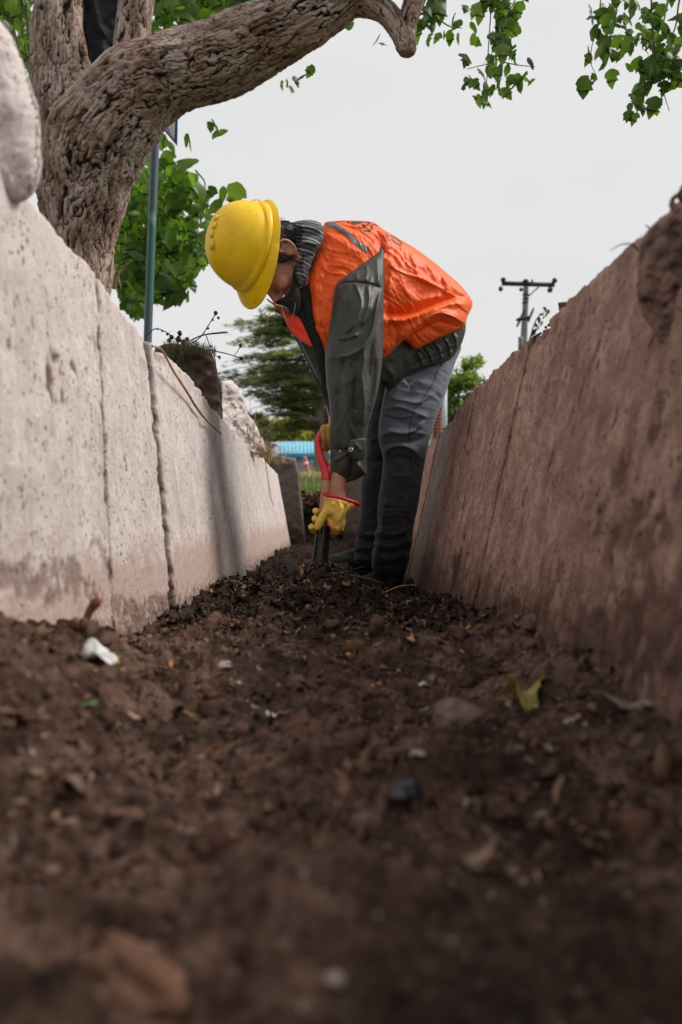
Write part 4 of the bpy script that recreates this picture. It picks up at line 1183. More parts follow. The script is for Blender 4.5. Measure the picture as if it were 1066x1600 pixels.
spray_c = z5([(190, 10), (140, 110), (220, 60), (200, 130), (260, 100), (270, 170), (310, 60), (340, 120), (300, 190), (350, 30), (400, 90), (440, 40), (430, 120), (480, 80), (520, 30), (560, 60), (600, 40), (590, 110), (560, 150), (480, 170), (540, 200), (620, 180), (420, 240), (400, 260), (490, 240), (380, 230), (210, 310), (265, 310), (300, 400), (310, 380), (360, 440), (355, 490), (300, 500), (130, 490), (150, 560), (110, 590), (150, 640), (165, 710), (200, 740), (245, 690), (225, 770), (345, 570), (390, 620), (440, 640), (450, 540), (410, 510), (590, 260), (640, 240), (690, 240), (730, 300), (580, 330), (630, 340), (560, 380), (590, 430), (520, 470), (650, 310), (710, 370), (720, 50), (760, 20), (810, 20), (720, 150), (770, 170), (800, 190), (850, 160), (880, 100), (870, 200), (830, 130), (790, 240), (630, 500), (580, 560), (570, 630), (700, 520), (740, 530), (710, 590), (680, 570), (790, 450), (800, 540), (840, 560), (860, 330), (900, 340), (950, 320), (980, 350), (870, 480), (910, 420), (1000, 300), (1040, 260), (1050, 350), (950, 460), (930, 540), (960, 590), (1010, 540), (1050, 470), (720, 740), (700, 760), (800, 740), (770, 780), (860, 700), (830, 660), (680, 830), (700, 870), (620, 920), (600, 1000), (560, 1050), (640, 1010), (520, 1100), (570, 1100), (670, 1060), (730, 1010), (760, 1080), (830, 1050), (900, 950), (880, 820), (900, 870), (950, 830), (1000, 820), (940, 740), (1000, 720), (1050, 760), (1040, 690), (960, 660), (900, 680), (1050, 600), (1000, 620), (930, 790), (1040, 820), (870, 760), (900, 620), (980, 480), (1040, 420)])
def zz(a, b):
    return a, b
spray_sets = []
for pts, Y, size in ((spray_a, 3.9, 0.066), (spray_b, 3.3, 0.054), (spray_c, 3.2, 0.055)):
    p = pix(pts, Y); p[:, 1] += RNG.uniform(-0.12, 0.12, len(p))
    p = p * (p[:, 1:2] / p[:, 1:2])
    spray_sets.append(add_leaves(p, size, 0.95))
sp_p, sp_R, sp_s, sp_t = [np.concatenate([s[i] for s in spray_sets]) for i in range(4)]
TL = np.array(tree.location)
# individual leaves: those of the sprays and the fringe
ord_ = np.argsort(-SS / SP[:, 1])
fringe_start = sum(len(s[0]) for s in sets[:-2])
fringe = np.arange(fringe_start, fringe_start + len(fr) + len(ub))
n_ind = 292
chosen = list(range(len(sp_p)))
ind = [(sp_p[i], sp_R[i], sp_s[i], sp_t[i]) for i in chosen] + [(SP[i], SR[i], SS[i], STt[i]) for i in fringe]
rest_n = max(0, n_ind - len(ind))
pick = [i for i in ord_ if i not in set(fringe.tolist())][:rest_n]
ind += [(SP[i], SR[i], SS[i], STt[i]) for i in pick]
leaf_meshes = []
for k in range(4):
    for g in range(4):
        v, f = LEAVES[(k * 2 + g) % 8]
        leaf_meshes.append(mesh_np("leaf", v, f, tint=GREENS[g]))
        leaf_meshes[-1].materials.append(M_LEAF)
for (p, Rm, s, tt) in ind:
    g = int(np.argmin(np.abs(GREENS - tt[None]).sum(1)))
    o = bpy.data.objects.new("leaf", leaf_meshes[RNG.integers(4) * 4 + g])
    COL.objects.link(o)
    o.parent = tree
    M_ = Matrix(Rm.tolist()).to_4x4() @ Matrix.Scale(float(s), 4)
    M_.translation = Vector(p - TL)
    o.matrix_local = M_
used = set(fringe.tolist()) | set(pick)
rest = np.array([i for i in range(len(SP)) if i not in used])
V, Fc, T = scatter(LEAVES, SP[rest] - TL, SR[rest], SS[rest][:, None] * np.ones((1, 3)), STt[rest])
obj("foliage", mesh_np("foliage", V, Fc, tint=T), M_LEAF, tree, kind='stuff')
# twigs that carry the sprays
def twig_obj(pts, parent=tree, mat=M_TWIG, name="twig"):
    v, f, _ = ptube(pts, 6, 5)
    return obj(name, mesh_np(name, rel(v, parent), f), mat, parent)
twig_obj([(764, -40, 3.3, 1.2), (767, 10, 3.3, 1.1), (765, 50, 3.3, .9), (763, 80, 3.3, .9), (762, 110, 3.3, .8), (758, 150, 3.3, .6)])
twig_obj([(763, 84, 3.3, .8), (785, 96, 3.3, .8), (812, 102, 3.3, .7), (836, 104, 3.3, .5)])
twig_obj([(820, -30, 3.3, 1.2), (800, 10, 3.3, 1), (784, 45, 3.3, .9), (772, 75, 3.3, .7), (764, 92, 3.3, .6)])
twig_obj([(640, 30, 3.9, 2.5), (670, 20, 3.9, 1.5), (700, 40, 3.9, 1), (722, 44, 3.9, .7)])
twig_obj([(763, 100, 3.3, .7), (745, 104, 3.3, .6), (730, 108, 3.3, .5)])
twig_obj([(1018, -30, 3.2, 1.6), (1018, 20, 3.2, 1.3), (1020, 50, 3.2, 1.2), (1024, 85, 3.2, 1.1), (1030, 120, 3.2, 1), (1038, 148, 3.2, .7), (1046, 174, 3.2, .5)])
twig_obj([(1066, -20, 3.2, 1.6), (1060, 10, 3.2, 1.4), (1056, 40, 3.2, 1.2), (1045, 70, 3.2, 1.1), (1036, 110, 3.2, .9), (1012, 122, 3.2, .7), (998, 150, 3.2, .6), (985, 170, 3.2, .4)])
twig_obj([(960, -20, 3.2, 1.2), (955, 30, 3.2, 1), (948, 60, 3.2, .8), (956, 82, 3.2, .6), (966, 92, 3.2, .5)])
twig_obj([(940, -20, 3.2, 1), (935, 40, 3.2, .8), (925, 72, 3.2, .7), (924, 100, 3.2, .6), (932, 118, 3.2, .4)])
for _ in range(26):
    a, b = RNG.uniform(180, 310), RNG.uniform(255, 430)
    y = RNG.uniform(5.0, 6.1)
    twig_obj([(a, b, y, 1.4), (a + RNG.normal(0, 12), b + 22, y, 1.1), (a + RNG.normal(0, 20), b + 50, y, .7)])
for _ in range(10):
    a, b = RNG.uniform(235, 380), RNG.uniform(-30, 40)
    y = RNG.uniform(4.7, 5.8)
    twig_obj([(a - 20, b - 12, y, 1.5), (a, b, y, 1.2), (a + 30, b + RNG.normal(10, 9), y, .8), (a + 52, b + 22, y, .5)])
for _ in range(5):
    a = RNG.uniform(5, 45)
    twig_obj([(a, -20, 5.0, 1.6), (a + RNG.normal(4, 6), 30, 5.0, 1.3), (a + RNG.normal(8, 6), 80, 5.0, 1.0), (a + 12, 112, 5.0, .6)])

# dark cloth wedged in the fork
v, f = inflate([(112, -60), (195, -60), (192, -10), (190, 40), (186, 80), (180, 110), (168, 135), (150, 158), (128, 172), (116, 160), (118, 100), (122, 40)], lambda a, b: 4.16, 0.5,
    [([(140, -30), (150, 30), (165, 60)], 5, 8, 6), ([(175, -40), (182, 0), (186, 25)], 4, 6, 5), ([(130, 20), (140, 80), (138, 140)], 6, 9, 5), ([(160, 60), (158, 110)], 6, 8, 4)], s=3, nz_amp=4, nz_scale=0.05, cap=26)
obj("dark_jacket", mesh_np("dark_jacket", v, f), M_NAVY, label="dark navy jacket hanging in the fork of the tree between its two upright stems", category="jacket")

# yellow flower and dry weeds at the foot of the trunk, seen over the wall
weed = empty("weed", P(170, 440, 1.62), category="weed", label="small dry weed with one yellow flower at the foot of the trunk")
parts = []
for k in range(22):
    a0 = RNG.uniform(140, 190); b0 = RNG.uniform(432, 462)
    parts.append(ptube([(a0, b0 + 8, 1.62, .7), (a0 + RNG.normal(0, 4), b0 - 14, 1.62, .5), (a0 + RNG.normal(0, 9), b0 - 30, 1.62, .3)], 4, 3)[:2])
v, f = merge(parts); obj("dry_stems", mesh_np("dry_stems", rel(v, weed), f), M_STRAW, weed, kind='stuff')
v, f, _ = ptube([(168, 450, 1.62, .8), (173, 420, 1.62, .7), (176, 396, 1.62, .6)], 6, 4)
obj("stem", mesh_np("stem", rel(v, weed), f), M_MOSS, weed)
fl = []
for k in range(7):
    a = k * 2 * math.pi / 7
    M_ = np.array([[math.cos(a), -math.sin(a), 0], [math.sin(a), math.cos(a), 0], [0, 0, 1]])
    e = ellipsoid((0, 0, 0), (.0035, .0018, .0008), None, 8, 5)
    fl.append(((e[0] + [.004, 0, .0005]) @ M_.T + P(176, 394, 1.62), e[1]))
v, f = merge(fl); obj("flower", mesh_np("flower", rel(v, weed), f), mat_simple("yellow_flower", (0.70, 0.42, 0.02), 0.6), weed)

# ------------------------------------------------------------------ weeds, moss and straw on the left wall
dry = empty("dry_weed", P(300, 545, 2.9), category="weed", label="leggy dead weed with seed heads growing on the dark mossy block")
def stem(pts, parent=dry, mat=M_DARKSTEM):
    v, f, _ = ptube(pts, 6, 5); obj("stem", mesh_np("stem", rel(v, parent), f), mat, parent)
stem([(282, 548, 2.9, 1.0), (290, 540, 2.9, 1.0), (312, 528, 2.9, .9), (328, 505, 2.9, .8), (337, 490, 2.9, .8)])
stem([(296, 540, 2.9, .8), (275, 530, 2.9, .8), (258, 518, 2.9, .9), (242, 514, 2.9, .9), (230, 524, 2.9, .5)])
stem([(290, 536, 2.9, 1.0), (316, 524, 2.9, 1.1), (345, 520, 2.9, 1.5), (356, 519, 2.9, 1.0)])
stem([(322, 524, 2.9, .8), (330, 545, 2.9, .8), (336, 560, 2.9, .7), (338, 580, 2.9, .5)])
stem([(290, 542, 2.9, 1.0), (320, 546, 2.9, 1.0), (352, 552, 2.9, .9), (378, 560, 2.9, .7)])
stem([(366, 556, 2.9, .5), (372, 548, 2.9, .6), (376, 540, 2.9, .8)])
stem([(334, 555, 2.9, .5), (342, 558, 2.9, .7), (344, 562, 2.9, .5)])
hb = []
for (a, b, r_) in [(337, 489, 3.2), (341, 497, 2.2), (333, 500, 1.6), (325, 513, 2.0), (376, 540, 3.0), (377, 560, 2.6), (268, 527, 3.5), (281, 521, 4), (279, 530, 4.5), (286, 535, 4), (254, 517, 1.8), (246, 514, 1.6), (262, 522, 2), (343, 558, 2.4), (330, 541, 1.6), (292, 530, 3), (264, 532, 3)]:
    e = ellipsoid(P(a, b, 2.9), np.array([1, .8, 1.2]) * r_ * 2.9 / F, None, 8, 6)
    hb.append((e[0] + 0.003 * fbm(e[0] * 200, 2)[:, None], e[1]))
v, f = merge(hb); obj("seed_heads", mesh_np("seed_heads", rel(v, dry), f), M_DARKSTEM, dry, kind='stuff')
def blades(n, region, Y, h, w, cols, lean=0.5, name="grass", **props):
    """n thin curved blades rising from the pixel region at distance Y"""
    p0 = region if region.shape[1] == 3 else None
    Vs, Fs, Ts = [], [], []
    a = RNG.uniform(0, 2 * math.pi, n); hh = h * np.exp(RNG.normal(0, .35, n)); dx = np.cos(a) * lean * hh * RNG.uniform(.2, 1, n); dy = np.sin(a) * lean * hh * RNG.uniform(.2, 1, n)
    wx, wy = -np.sin(a + 0.7) * w, np.cos(a + 0.7) * w
    t = cols[RNG.integers(len(cols), size=n)] * np.exp(RNG.normal(0, .2, (n, 1)))
    B = region[RNG.integers(len(region), size=n)] if len(region) != n else region
    lv = []
    for k, s in enumerate((0, .4, .75, 1.0)):
        c = B + np.stack([dx * s ** 1.8, dy * s ** 1.8, hh * s * (1 - .15 * s)], 1)
        ww = (1 - s) ** .6
        lv += [c - np.stack([wx, wy, 0 * wx], 1) * ww, c + np.stack([wx, wy, 0 * wx], 1) * ww]
    V = np.stack(lv, 1)
    f = np.array([(0, 1, 3), (0, 3, 2), (2, 3, 5), (2, 5, 4), (4, 5, 7), (4, 7, 6)])
    Fc = (f[None] + (np.arange(n) * 8)[:, None, None]).reshape(-1, 3)
    return V.reshape(-1, 3), Fc, np.repeat(t, 8, axis=0)
reg = leaf_positions([(256, 540), (300, 536), (338, 548), (336, 560), (310, 552), (290, 560), (272, 580), (262, 556)], 900, 2.78, 2.88, .4, 8)
V, Fc, T = blades(900, reg, 2.8, .022, .0012, np.array([[.05, .075, .02], [.09, .10, .03], [.035, .05, .015], [.16, .13, .06]]), .8)
obj("moss", mesh_np("moss", V, Fc, tint=T), M_GRASS, kind='stuff', label="tuft of moss and short grass on the dark block")
reg = np.concatenate([leaf_positions([(378, 668), (392, 662), (404, 690), (425, 712), (455, 716), (440, 722), (410, 716), (388, 700)], 420, 3.5, 4.4, .4, 6)])
V, Fc, T = blades(420, reg, 3.9, .085, .0016, np.array([[.40, .24, .13], [.30, .16, .08], [.46, .34, .18], [.16, .18, .05]]), 1.6)
V[:, 2] -= 0.02
obj("dry_grass", mesh_np("dry_grass", V, Fc, tint=T), M_GRASS, kind='stuff', label="clump of dry straw-coloured grass on top of the far left wall")
STRAWL = {388: "single long straw hanging down the face of the pale wall at its far end", 396: "long straw lying over the top of the pale wall beyond the dry clump", 394: "straw standing up from the dry clump on the wall"}
for pts in ([(388, 690, 3.6, .6), (402, 700, 3.7, .7), (410, 730, 3.9, .7), (416, 770, 4.1, .7), (421, 790, 4.1, .5)], [(396, 664, 3.6, .6), (404, 690, 3.8, .7), (420, 705, 4.2, .7), (438, 716, 4.4, .5)], [(340, 700, 2.6, .3), (394, 640, 3.6, .6), (388, 672, 3.6, .6)][1:]):
    v, f, _ = ptube(pts, 5, 5)
    v[:, 0] += 0.02
    obj("straw", mesh_np("straw", v, f), M_STRAW, label=STRAWL[pts[0][0]], category="straw")

# grass on the far bank
xg, yg = RNG.uniform(-0.62, 0.62, 5200), 6.16 + np.abs(RNG.normal(0, .35, 5200))
zg = np.where(yg > 6.26, ground_h(xg, yg), .165 * smoothstep(6.1, 6.26, yg) + 0.12 * smoothstep(6.26, 6.1, yg)) - .01
V, Fc, T = blades(5200, np.c_[xg, yg, zg], 6, .06, .0022, np.array([[.17, .34, .06], [.26, .42, .08], [.38, .40, .15], [.13, .24, .05]]), .7)
xg, yg = RNG.uniform(-3, 3, 9000), RNG.uniform(6.6, 16, 9000)
V2, Fc2, T2 = blades(9000, np.c_[xg, yg, ground_h(xg, yg) - .01], 6, .07, .004, np.array([[.48, .46, .24], [.34, .40, .14], [.55, .50, .30]]), .8)
obj("grass", mesh_np("grass", np.vstack([V, V2]), np.vstack([Fc, Fc2 + len(V)]), tint=np.vstack([T, T2])), M_GRASS, kind='stuff', label="green and yellowing grass beyond the end of the trench")
x, z_ = RNG.uniform(-.5, .5, 260), RNG.uniform(.06, .17, 260)
V, Fc, T = scatter(chips, np.c_[x, 6.10 + RNG.uniform(-.02, .06, 260), z_], rotmats(260), (np.exp(RNG.normal(-3.8, .3, 260)))[:, None] * np.ones((1, 3)),
                   np.array([[.26, .13, .07], [.34, .22, .14], [.14, .08, .05]])[RNG.integers(3, size=260)])
obj("dead_leaves", mesh_np("dead_leaves", V, Fc, tint=T), M_LITTER, kind='stuff', label="brown dead leaves along the edge of the far bank")
# grit and straw along the wall tops
n = 900
y = RNG.uniform(.8, 3.4, n); zt = np.interp(y, YR, ZR)
V, Fc, T = scatter(clods1, np.c_[.42 + RNG.uniform(0.006, .12, n), y, zt + .004], rotmats(n), np.exp(RNG.normal(-5.6, .5, n))[:, None] * np.ones((1, 3)), np.array([[.09, .06, .045]]) * np.exp(RNG.normal(0, .4, (n, 1))))
obj("wall_grit", mesh_np("wall_grit", V, Fc, tint=T), M_LITTER, kind='stuff', label="crumbs of earth and grit along the top of the right wall")

# ------------------------------------------------------------------ sign post by the tree
post = empty("sign_post", P(231, 545, 4.7), category="sign post", label="green-painted steel post with street signs, standing behind the left wall beside the tree")
pb = P(228, 760, 6.0)
v, f, _ = tube([P(226, 700, 4.7) * 1.0, P(231, 530, 4.7), P(243, 210, 4.7), P(249, 60, 4.7)], np.array([6.2, 6.4, 6.8, 7.0]) * 4.7 / F, 24, 8)
obj("pole", mesh_np("pole", rel(v, post), f), M_POLE, post)
def plate(name, poly, Y, th, mat, parent, z0=0.0):
    p = np.array(poly, float); n = len(p)
    A_ = np.array([P(a, b, Y + z0) for a, b in p]); B_ = A_ + np.array([0, th, 0])
    bm = bmesh.new()
    va = [bm.verts.new(q) for q in rel(A_, parent)]; vb = [bm.verts.new(q) for q in rel(B_, parent)]
    bm.faces.new(va); bm.faces.new(vb[::-1])
    for i in range(n):
        bm.faces.new((va[i], vb[i], vb[(i + 1) % n], va[(i + 1) % n]))
    bmesh.ops.recalc_face_normals(bm, faces=bm.faces[:])
    me = bpy.data.meshes.new(name); bm.to_mesh(me); bm.free()
    return obj(name, me, mat, parent)
plate("sign_border", [(221, 67), (243, 67), (244, 70), (244, 79), (242, 82), (221, 82)], 4.65, .006, M_SIGNWHITE, post)
plate("name_plate", [(221, 69), (241, 69), (242, 71), (242, 78), (241, 80), (221, 80)], 4.65, .004, M_SIGNBLUE, post, -.006)
plate("triangle_sign", [(250, 196), (278, 178), (277, 228)], 4.68, .006, M_SIGNBLUE, post)
plate("sign_face", [(253, 197), (274, 183), (272, 217)], 4.68, .004, M_SIGNWHITE, post, -.007)
plate("sign_arrow", [(257, 198), (261, 196), (268, 208), (266, 212)], 4.68, .003, mat_simple("blue_grey_print", (.33, .38, .50), .5), post, -.011)
v, f, _ = ptube([(243, 66, 4.6, 4), (243, 78, 4.6, 5)], 12, 2); obj("clamp", mesh_np("clamp", rel(v, post), f), M_POLE, post)

# ------------------------------------------------------------------ cedar, bushes, right-hand tree
def branchy(name, label, cat, base, trunk, M_trunk, tiers, cols, needle, seed, mat):
    root = empty(name, base, category=cat, label=label)
    return root
ced_Y = 24.0
ced = empty("cedar_tree", P(503, 738, ced_Y), category="tree", label="spreading dark cedar beyond the end of the trench, behind the worker")
v, f, _ = ptube([(503, 742, ced_Y, 13), (502, 700, ced_Y, 11.5), (501, 650, ced_Y, 11), (500, 600, ced_Y, 9), (502, 540, ced_Y, 7), (508, 480, ced_Y, 4), (512, 440, ced_Y, 1.5)], 24, 8,
                disp=lambda L, th, r: .02 * fbm(np.c_[np.full(len(th), L * 2), np.cos(th) * 5, np.sin(th) * 5], 3, 5))
M_CEDTRUNK = mat_simple("cedar_bark", (0.30, 0.25, 0.225), .9, .4, 6, .6, .03)
obj("trunk", mesh_np("trunk", rel(v, ced), f), M_CEDTRUNK, ced)
v, f, _ = ptube([(500, 662, ced_Y, 3), (482, 652, ced_Y - .6, 2.6), (462, 645, ced_Y - 1, 2.2), (440, 645, ced_Y - 1.4, 1.6), (415, 650, ced_Y - 1.8, 1.0)], 10, 6)
obj("bough", mesh_np("bough", rel(v, ced), f), mat_simple("bare_bough", (.34, .27, .23), .9), ced)
V_, T_ = [], []
boughs = []
tips = []
r_ = np.random.default_rng(11)
# tiers of near-horizontal boughs, drooping at the tips
for (py, reach, cnt) in [(455, 55, 8), (472, 90, 10), (490, 118, 13), (508, 140, 15), (526, 158, 16), (546, 162, 17), (566, 168, 17), (586, 158, 17), (606, 150, 16), (626, 140, 16), (644, 118, 12), (660, 90, 8)]:
    for k in range(cnt):
        az = r_.uniform(0, 2 * math.pi)
        rr = 1.12 * reach * r_.uniform(.62, 1.05) / F * ced_Y
        z0 = (800 - py + r_.normal(0, 5)) / F * ced_Y
        c0 = np.array([(503 - 533) / F * ced_Y, ced_Y, z0])
        d = np.array([math.cos(az), math.sin(az), 0])
        pts = [c0 + d * rr * s + np.array([0, 0, rr * (.20 * s - .30 * s * s) + r_.normal(0, .015)]) for s in np.linspace(0, 1, 6)]
        boughs.append(tube(pts, np.array([.035, .028, .02, .014, .009, .004]), 5, 2)[:2])
        q = crspline(pts, 8)
        for s in range(8, len(q)):
            m = int(6 + 11 * s / len(q))
            wd = .14 + .34 * rr * .25 * math.sin(math.pi * min(1, s / len(q) * .9))
            side = np.cross(d, [0, 0, 1])
            o_ = side * r_.normal(0, wd, (m, 1)) + d * r_.normal(0, .10, (m, 1)) + np.array([0, 0, 1]) * r_.normal(-.03, .045, (m, 1))
            tips.append(q[s] + o_)
v, f = merge(boughs); obj("boughs", mesh_np("boughs", rel(v, ced), f), M_CEDTRUNK, ced, kind='stuff')
tp = np.vstack(tips)
tp = tp[(fbm(tp * np.array([1.5, 1.5, 3.5]), 3, 91) > 0.05)]
n = len(tp)
spr = np.array([[-1, 0, 0], [-.2, .10, .02], [.3, .06, 0], [1, 0, -.1], [.3, -.07, 0], [-.2, -.11, .02], [.1, .0, .09]])
sprf = np.array([(0, 1, 6), (1, 2, 6), (2, 3, 6), (3, 4, 6), (4, 5, 6), (5, 0, 6)])
spr2 = (spr * np.array([1, 1, 1])) @ np.array([[.6, .8, 0], [-.8, .6, 0], [0, 0, 1]]).T
sv, sf = merge([(spr, sprf), (spr2, sprf), (spr2 * np.array([1, -1, 1]), sprf)])
tcol = np.array([[.27, .34, .17], [.34, .41, .20], [.19, .25, .14], [.42, .46, .22]])[r_.choice(4, n, p=[.4, .28, .2, .12])] * np.exp(r_.normal(0, .2, (n, 1)))
V, Fc, T = scatter([(sv, sf)], tp - np.array(ced.location), rotmats(n, .28), (.115 * np.exp(r_.normal(0, .3, n)))[:, None] * np.ones((1, 3)), tcol)
obj("needles", mesh_np("needles", V, Fc, tint=T), M_NEEDLE, ced, kind='stuff')
print("cedar sprays", n)

def bush(name, label, cat, px, py_base, Y, w, h, n, cols, leafsize, seed, trunk=True, tw=6, group=None, lumps=22):
    """tree or bush: trunk, limbs and leaf-sized faces in irregular clumps. w, h in photograph pixels"""
    r = np.random.default_rng(seed)
    b = P(px, py_base, Y); W, H = w / F * Y, h / F * Y
    root = empty(name, b, category=cat, label=label)
    if group:
        root['group'] = group
    cl = []
    limbs = []
    for k in range(lumps):
        a = r.uniform(0, 2 * math.pi); rr = math.sqrt(r.uniform(0, 1)) * W * .5
        zz_ = H * (.25 + .68 * r.uniform() ** .8)
        shr = math.sqrt(max(.08, 1 - ((zz_ / H - .55) / .62) ** 2))
        c = np.array([math.cos(a) * rr * shr, math.sin(a) * rr * shr, zz_])
        cl.append((c, W * r.uniform(.10, .19)))
        st = np.array([0, 0, H * r.uniform(.05, .35)])
        limbs.append(tube([st, st * .5 + c * .5 + [0, 0, -.05 * H], c], np.array([.022, .014, .006]) * H * .5, 5, 3)[:2])
    if trunk:
        v, f, _ = tube([(0, 0, -.1), (r.normal(0, .02) * W, 0, H * .3), (r.normal(0, .03) * W, 0, H * .75)], np.array([tw, tw * .8, tw * .3]) / F * Y, 10, 4)
        obj("trunk", mesh_np("trunk", v, f), M_CEDTRUNK, root)
    v, f = merge(limbs); obj("limbs", mesh_np("limbs", v, f), M_CEDTRUNK, root, kind='stuff')
    per = n // lumps
    pts = np.vstack([c + r.normal(0, 1, (per, 3)) * s * np.array([1, 1, .75]) * np.clip(np.abs(r.normal(.9, .25, (per, 1))), .3, 1.3) * .62 for c, s in cl])
    m = len(pts)
    cols = np.array(cols)
    t = cols[r.integers(len(cols), size=m)] * np.exp(r.normal(0, .22, (m, 1)))
    lt = [(LEAVES[2][0] * np.array([1, 1, 1]), LEAVES[2][1]), LEAVES[5]]
    V, Fc, T = scatter(lt, pts, rotmats(m), (leafsize * np.exp(r.normal(0, .3, m)))[:, None] * np.ones((1, 3)), t)
    obj("crown", mesh_np("crown", V, Fc, tint=T), M_LEAF, root, kind='stuff')
    return root
YG = [[.38, .38, .09], [.46, .45, .12], [.27, .30, .08], [.52, .48, .15]]
bush("willow_bush", "yellow-green bushy tree behind the blue-roofed building, left of the cedar trunk", "tree", 430, 742, 82, 62, 98, 4200, YG, .42, 3, group=None)
bush("willow_bush", "yellow-green bushy tree behind the cedar trunk and its bare bough", "tree", 486, 742, 84, 66, 104, 4500, YG, .42, 4)
bush("willow_bush", "low yellow-green bush between the two taller ones, behind the blue roof", "bush", 458, 742, 80, 52, 76, 3000, YG, .36, 6)
bush("willow_bush", "yellow-green bush hidden mostly behind the worker's arm", "bush", 545, 742, 83, 70, 92, 3000, YG, .42, 7)
bush("park_tree", "light green tree showing between the worker's hip and the right wall", "tree", 716, 740, 30, 84, 186, 7500, [[.36, .50, .16], [.44, .56, .20], [.28, .40, .14]], .16, 8, lumps=34)
bush("park_tree", "distant blue-green tree low behind the left wall beside the cedar", "tree", 400, 742, 60, 50, 90, 2500, [[.12, .18, .09], [.16, .22, .12]], .26, 9)
sap = bush("sapling", "thin sapling with a few dark leaves right of the utility pole", "sapling", 846, 700, 9.0, 22, 10, 44, [[.02, .05, .05], [.03, .065, .05]], .02, 10, trunk=False, lumps=4)
# its shoots, in place
shoots = [(852, 483), (857, 487), (846, 492), (850, 497), (842, 500), (838, 508), (839, 511), (833, 520), (829, 528), (836, 510), (828, 536), (832, 530), (826, 540), (846, 505), (853, 492), (840, 513), (837, 518)]
v, f, _ = ptube([(800, 640, 9, 2), (815, 580, 9, 1.6), (826, 545, 9, 1.2), (830, 522, 9, 1), (838, 500, 9, .9), (847, 490, 9, .8), (856, 484, 9, .5)], 6, 5)
obj("stem", mesh_np("stem", rel(v, sap), f), M_DARKSTEM, sap)
pp_ = pix(shoots, 9.0)
a_ = add_leaves(pp_, .062, .35)
V, Fc, T = scatter([LEAVES[2]], a_[0] - np.array(sap.location), a_[1], a_[2][:, None] * np.ones((1, 3)), a_[3])
obj("shoots", mesh_np("shoots", V, Fc, tint=T), M_LEAF, sap, kind='stuff')

# ------------------------------------------------------------------ building with a blue roof, fence, bollard
bY = 70.0
bl = empty("park_building", P(470, 738, bY), category="building", label="low white building with a pale blue roof far beyond the trench")
L3 = lambda a, b, y=bY: P(a, b, y)
def px_box(a0, a1, b0, b1, Y, d):
    p, q_ = P(a0, b1, Y), P(a1, b0, Y)
    return (p[0], q_[0], Y, Y + d, p[2], q_[2])
def relbox(name, boxes, mat, parent, label=None):
    me = boxes_mesh(name, boxes)
    co = np.zeros(len(me.vertices) * 3, dtype=np.float32); me.vertices.foreach_get('co', co)
    me.vertices.foreach_set('co', (co.reshape(-1, 3) - np.array(parent.location)).astype(np.float32).ravel()); me.update()
    o = obj(name, me, mat, parent)
    if label:
        o['label'] = label
    return o
relbox("wall", [px_box(432, 600, 717, 742, bY, 6)], M_MUTED_WHITE, bl)
for k in range(30):
    relbox("rib", [px_box(434 + k * 5.5, 435.2 + k * 5.5, 717.5, 740, bY - .12, .118)], mat_grey if k else (globals().update(mat_grey=mat_simple("grey_rib_paint", (.36, .40, .43), .7)) or mat_grey), bl)
relbox("fascia", [px_box(431, 602, 709, 717, bY - .5, .45)], M_BLUE_DARK, bl)
M_BLUE_LIGHT = mat_simple("pale_blue_roofing", (.16, .50, .66), .5, .2, 2)
rv = np.array([P(431, 708.6, bY - .5), P(602, 708.6, bY - .5), P(600, 690, bY + 3.5), P(432, 690, bY + 3.5)])
rv2 = rv - np.array([0, 0, .06])
me = mesh_np("roof", np.vstack([rv, rv2]) - np.array(bl.location), [(0, 1, 2, 3), (7, 6, 5, 4), (0, 4, 5, 1), (1, 5, 6, 2), (2, 6, 7, 3), (3, 7, 4, 0)], smooth=False)
obj("roof", me, M_BLUE_LIGHT, bl)
M_BLUE_SEAM = mat_simple("roof_seam_paint", (.36, .62, .72), .5)
for k in range(28):
    a = 434 + k * 6
    p0, p1 = P(a, 707.5, bY - .5), P(a + (515 - a) * .004, 690.5, bY + 3.5)
    v, f, _ = tube([p0 + [0, 0, .04], p1 + [0, 0, .04]], [.045, .045], 5, 1)
    obj("roof_seam", mesh_np("roof_seam", rel(v, bl), f), M_BLUE_SEAM, bl)
gb = empty("garden_shed", P(426, 716, 68), category="shed", label="small pale grey shed left of the blue roof")
relbox("wall", [px_box(417, 432, 695, 742, 68, 3)], mat_simple("pale_grey_render", (.42, .44, .47), .8), gb)
relbox("roof", [px_box(416, 432.6, 691, 694.8, 67.8, 3.4)], M_MUTED_WHITE, gb)
bo = empty("bollard", P(482, 742, 14.0), category="bollard", label="leaning red and white traffic post on the grass beyond the trench")
M_BOL = mat_simple("faded_red_plastic", (.62, .13, .12), .5)
v, f, _ = ptube([(482.5, 743, 14, 4.2), (479, 728, 14, 3.8), (476.4, 716, 14, 3.4), (476, 713, 14, 2.2)], 14, 5)
obj("post", mesh_np("post", rel(v, bo), f), M_BOL, bo)
v, f, _ = ptube([(478.8, 727.5, 14, 4.1), (477.8, 722, 14, 3.9)], 14, 2)
obj("white_band", mesh_np("white_band", rel(v, bo), f), M_MUTED_WHITE, bo)
# brick gate pier right of the worker's legs
pr = empty("brick_pier", P(684, 712, 7.6), category="pier", label="red brick gate pier with a white-painted edge, behind the worker's thigh")
relbox("core", [px_box(676, 690.5, 622, 712, 7.66, .22)], M_MORTAR, pr)
relbox("white_edge", [px_box(691, 699, 598, 712, 7.62, .2)], M_MUTED_WHITE, pr)
bm_ = boxes_mesh("brick", [(-.0385, .0385, 0, .05, -.014, .014)])
bm_.materials.append(M_BRICK)
k = 0
for r0 in range(17):
    o = bpy.data.objects.new("brick", bm_); COL.objects.link(o); o.parent = pr
    p = P(683.2, 710 - r0 * 5.2, 7.62)
    o.location = Vector(p + np.array([RNG.normal(0, .001), .0, 0])) - pr.location

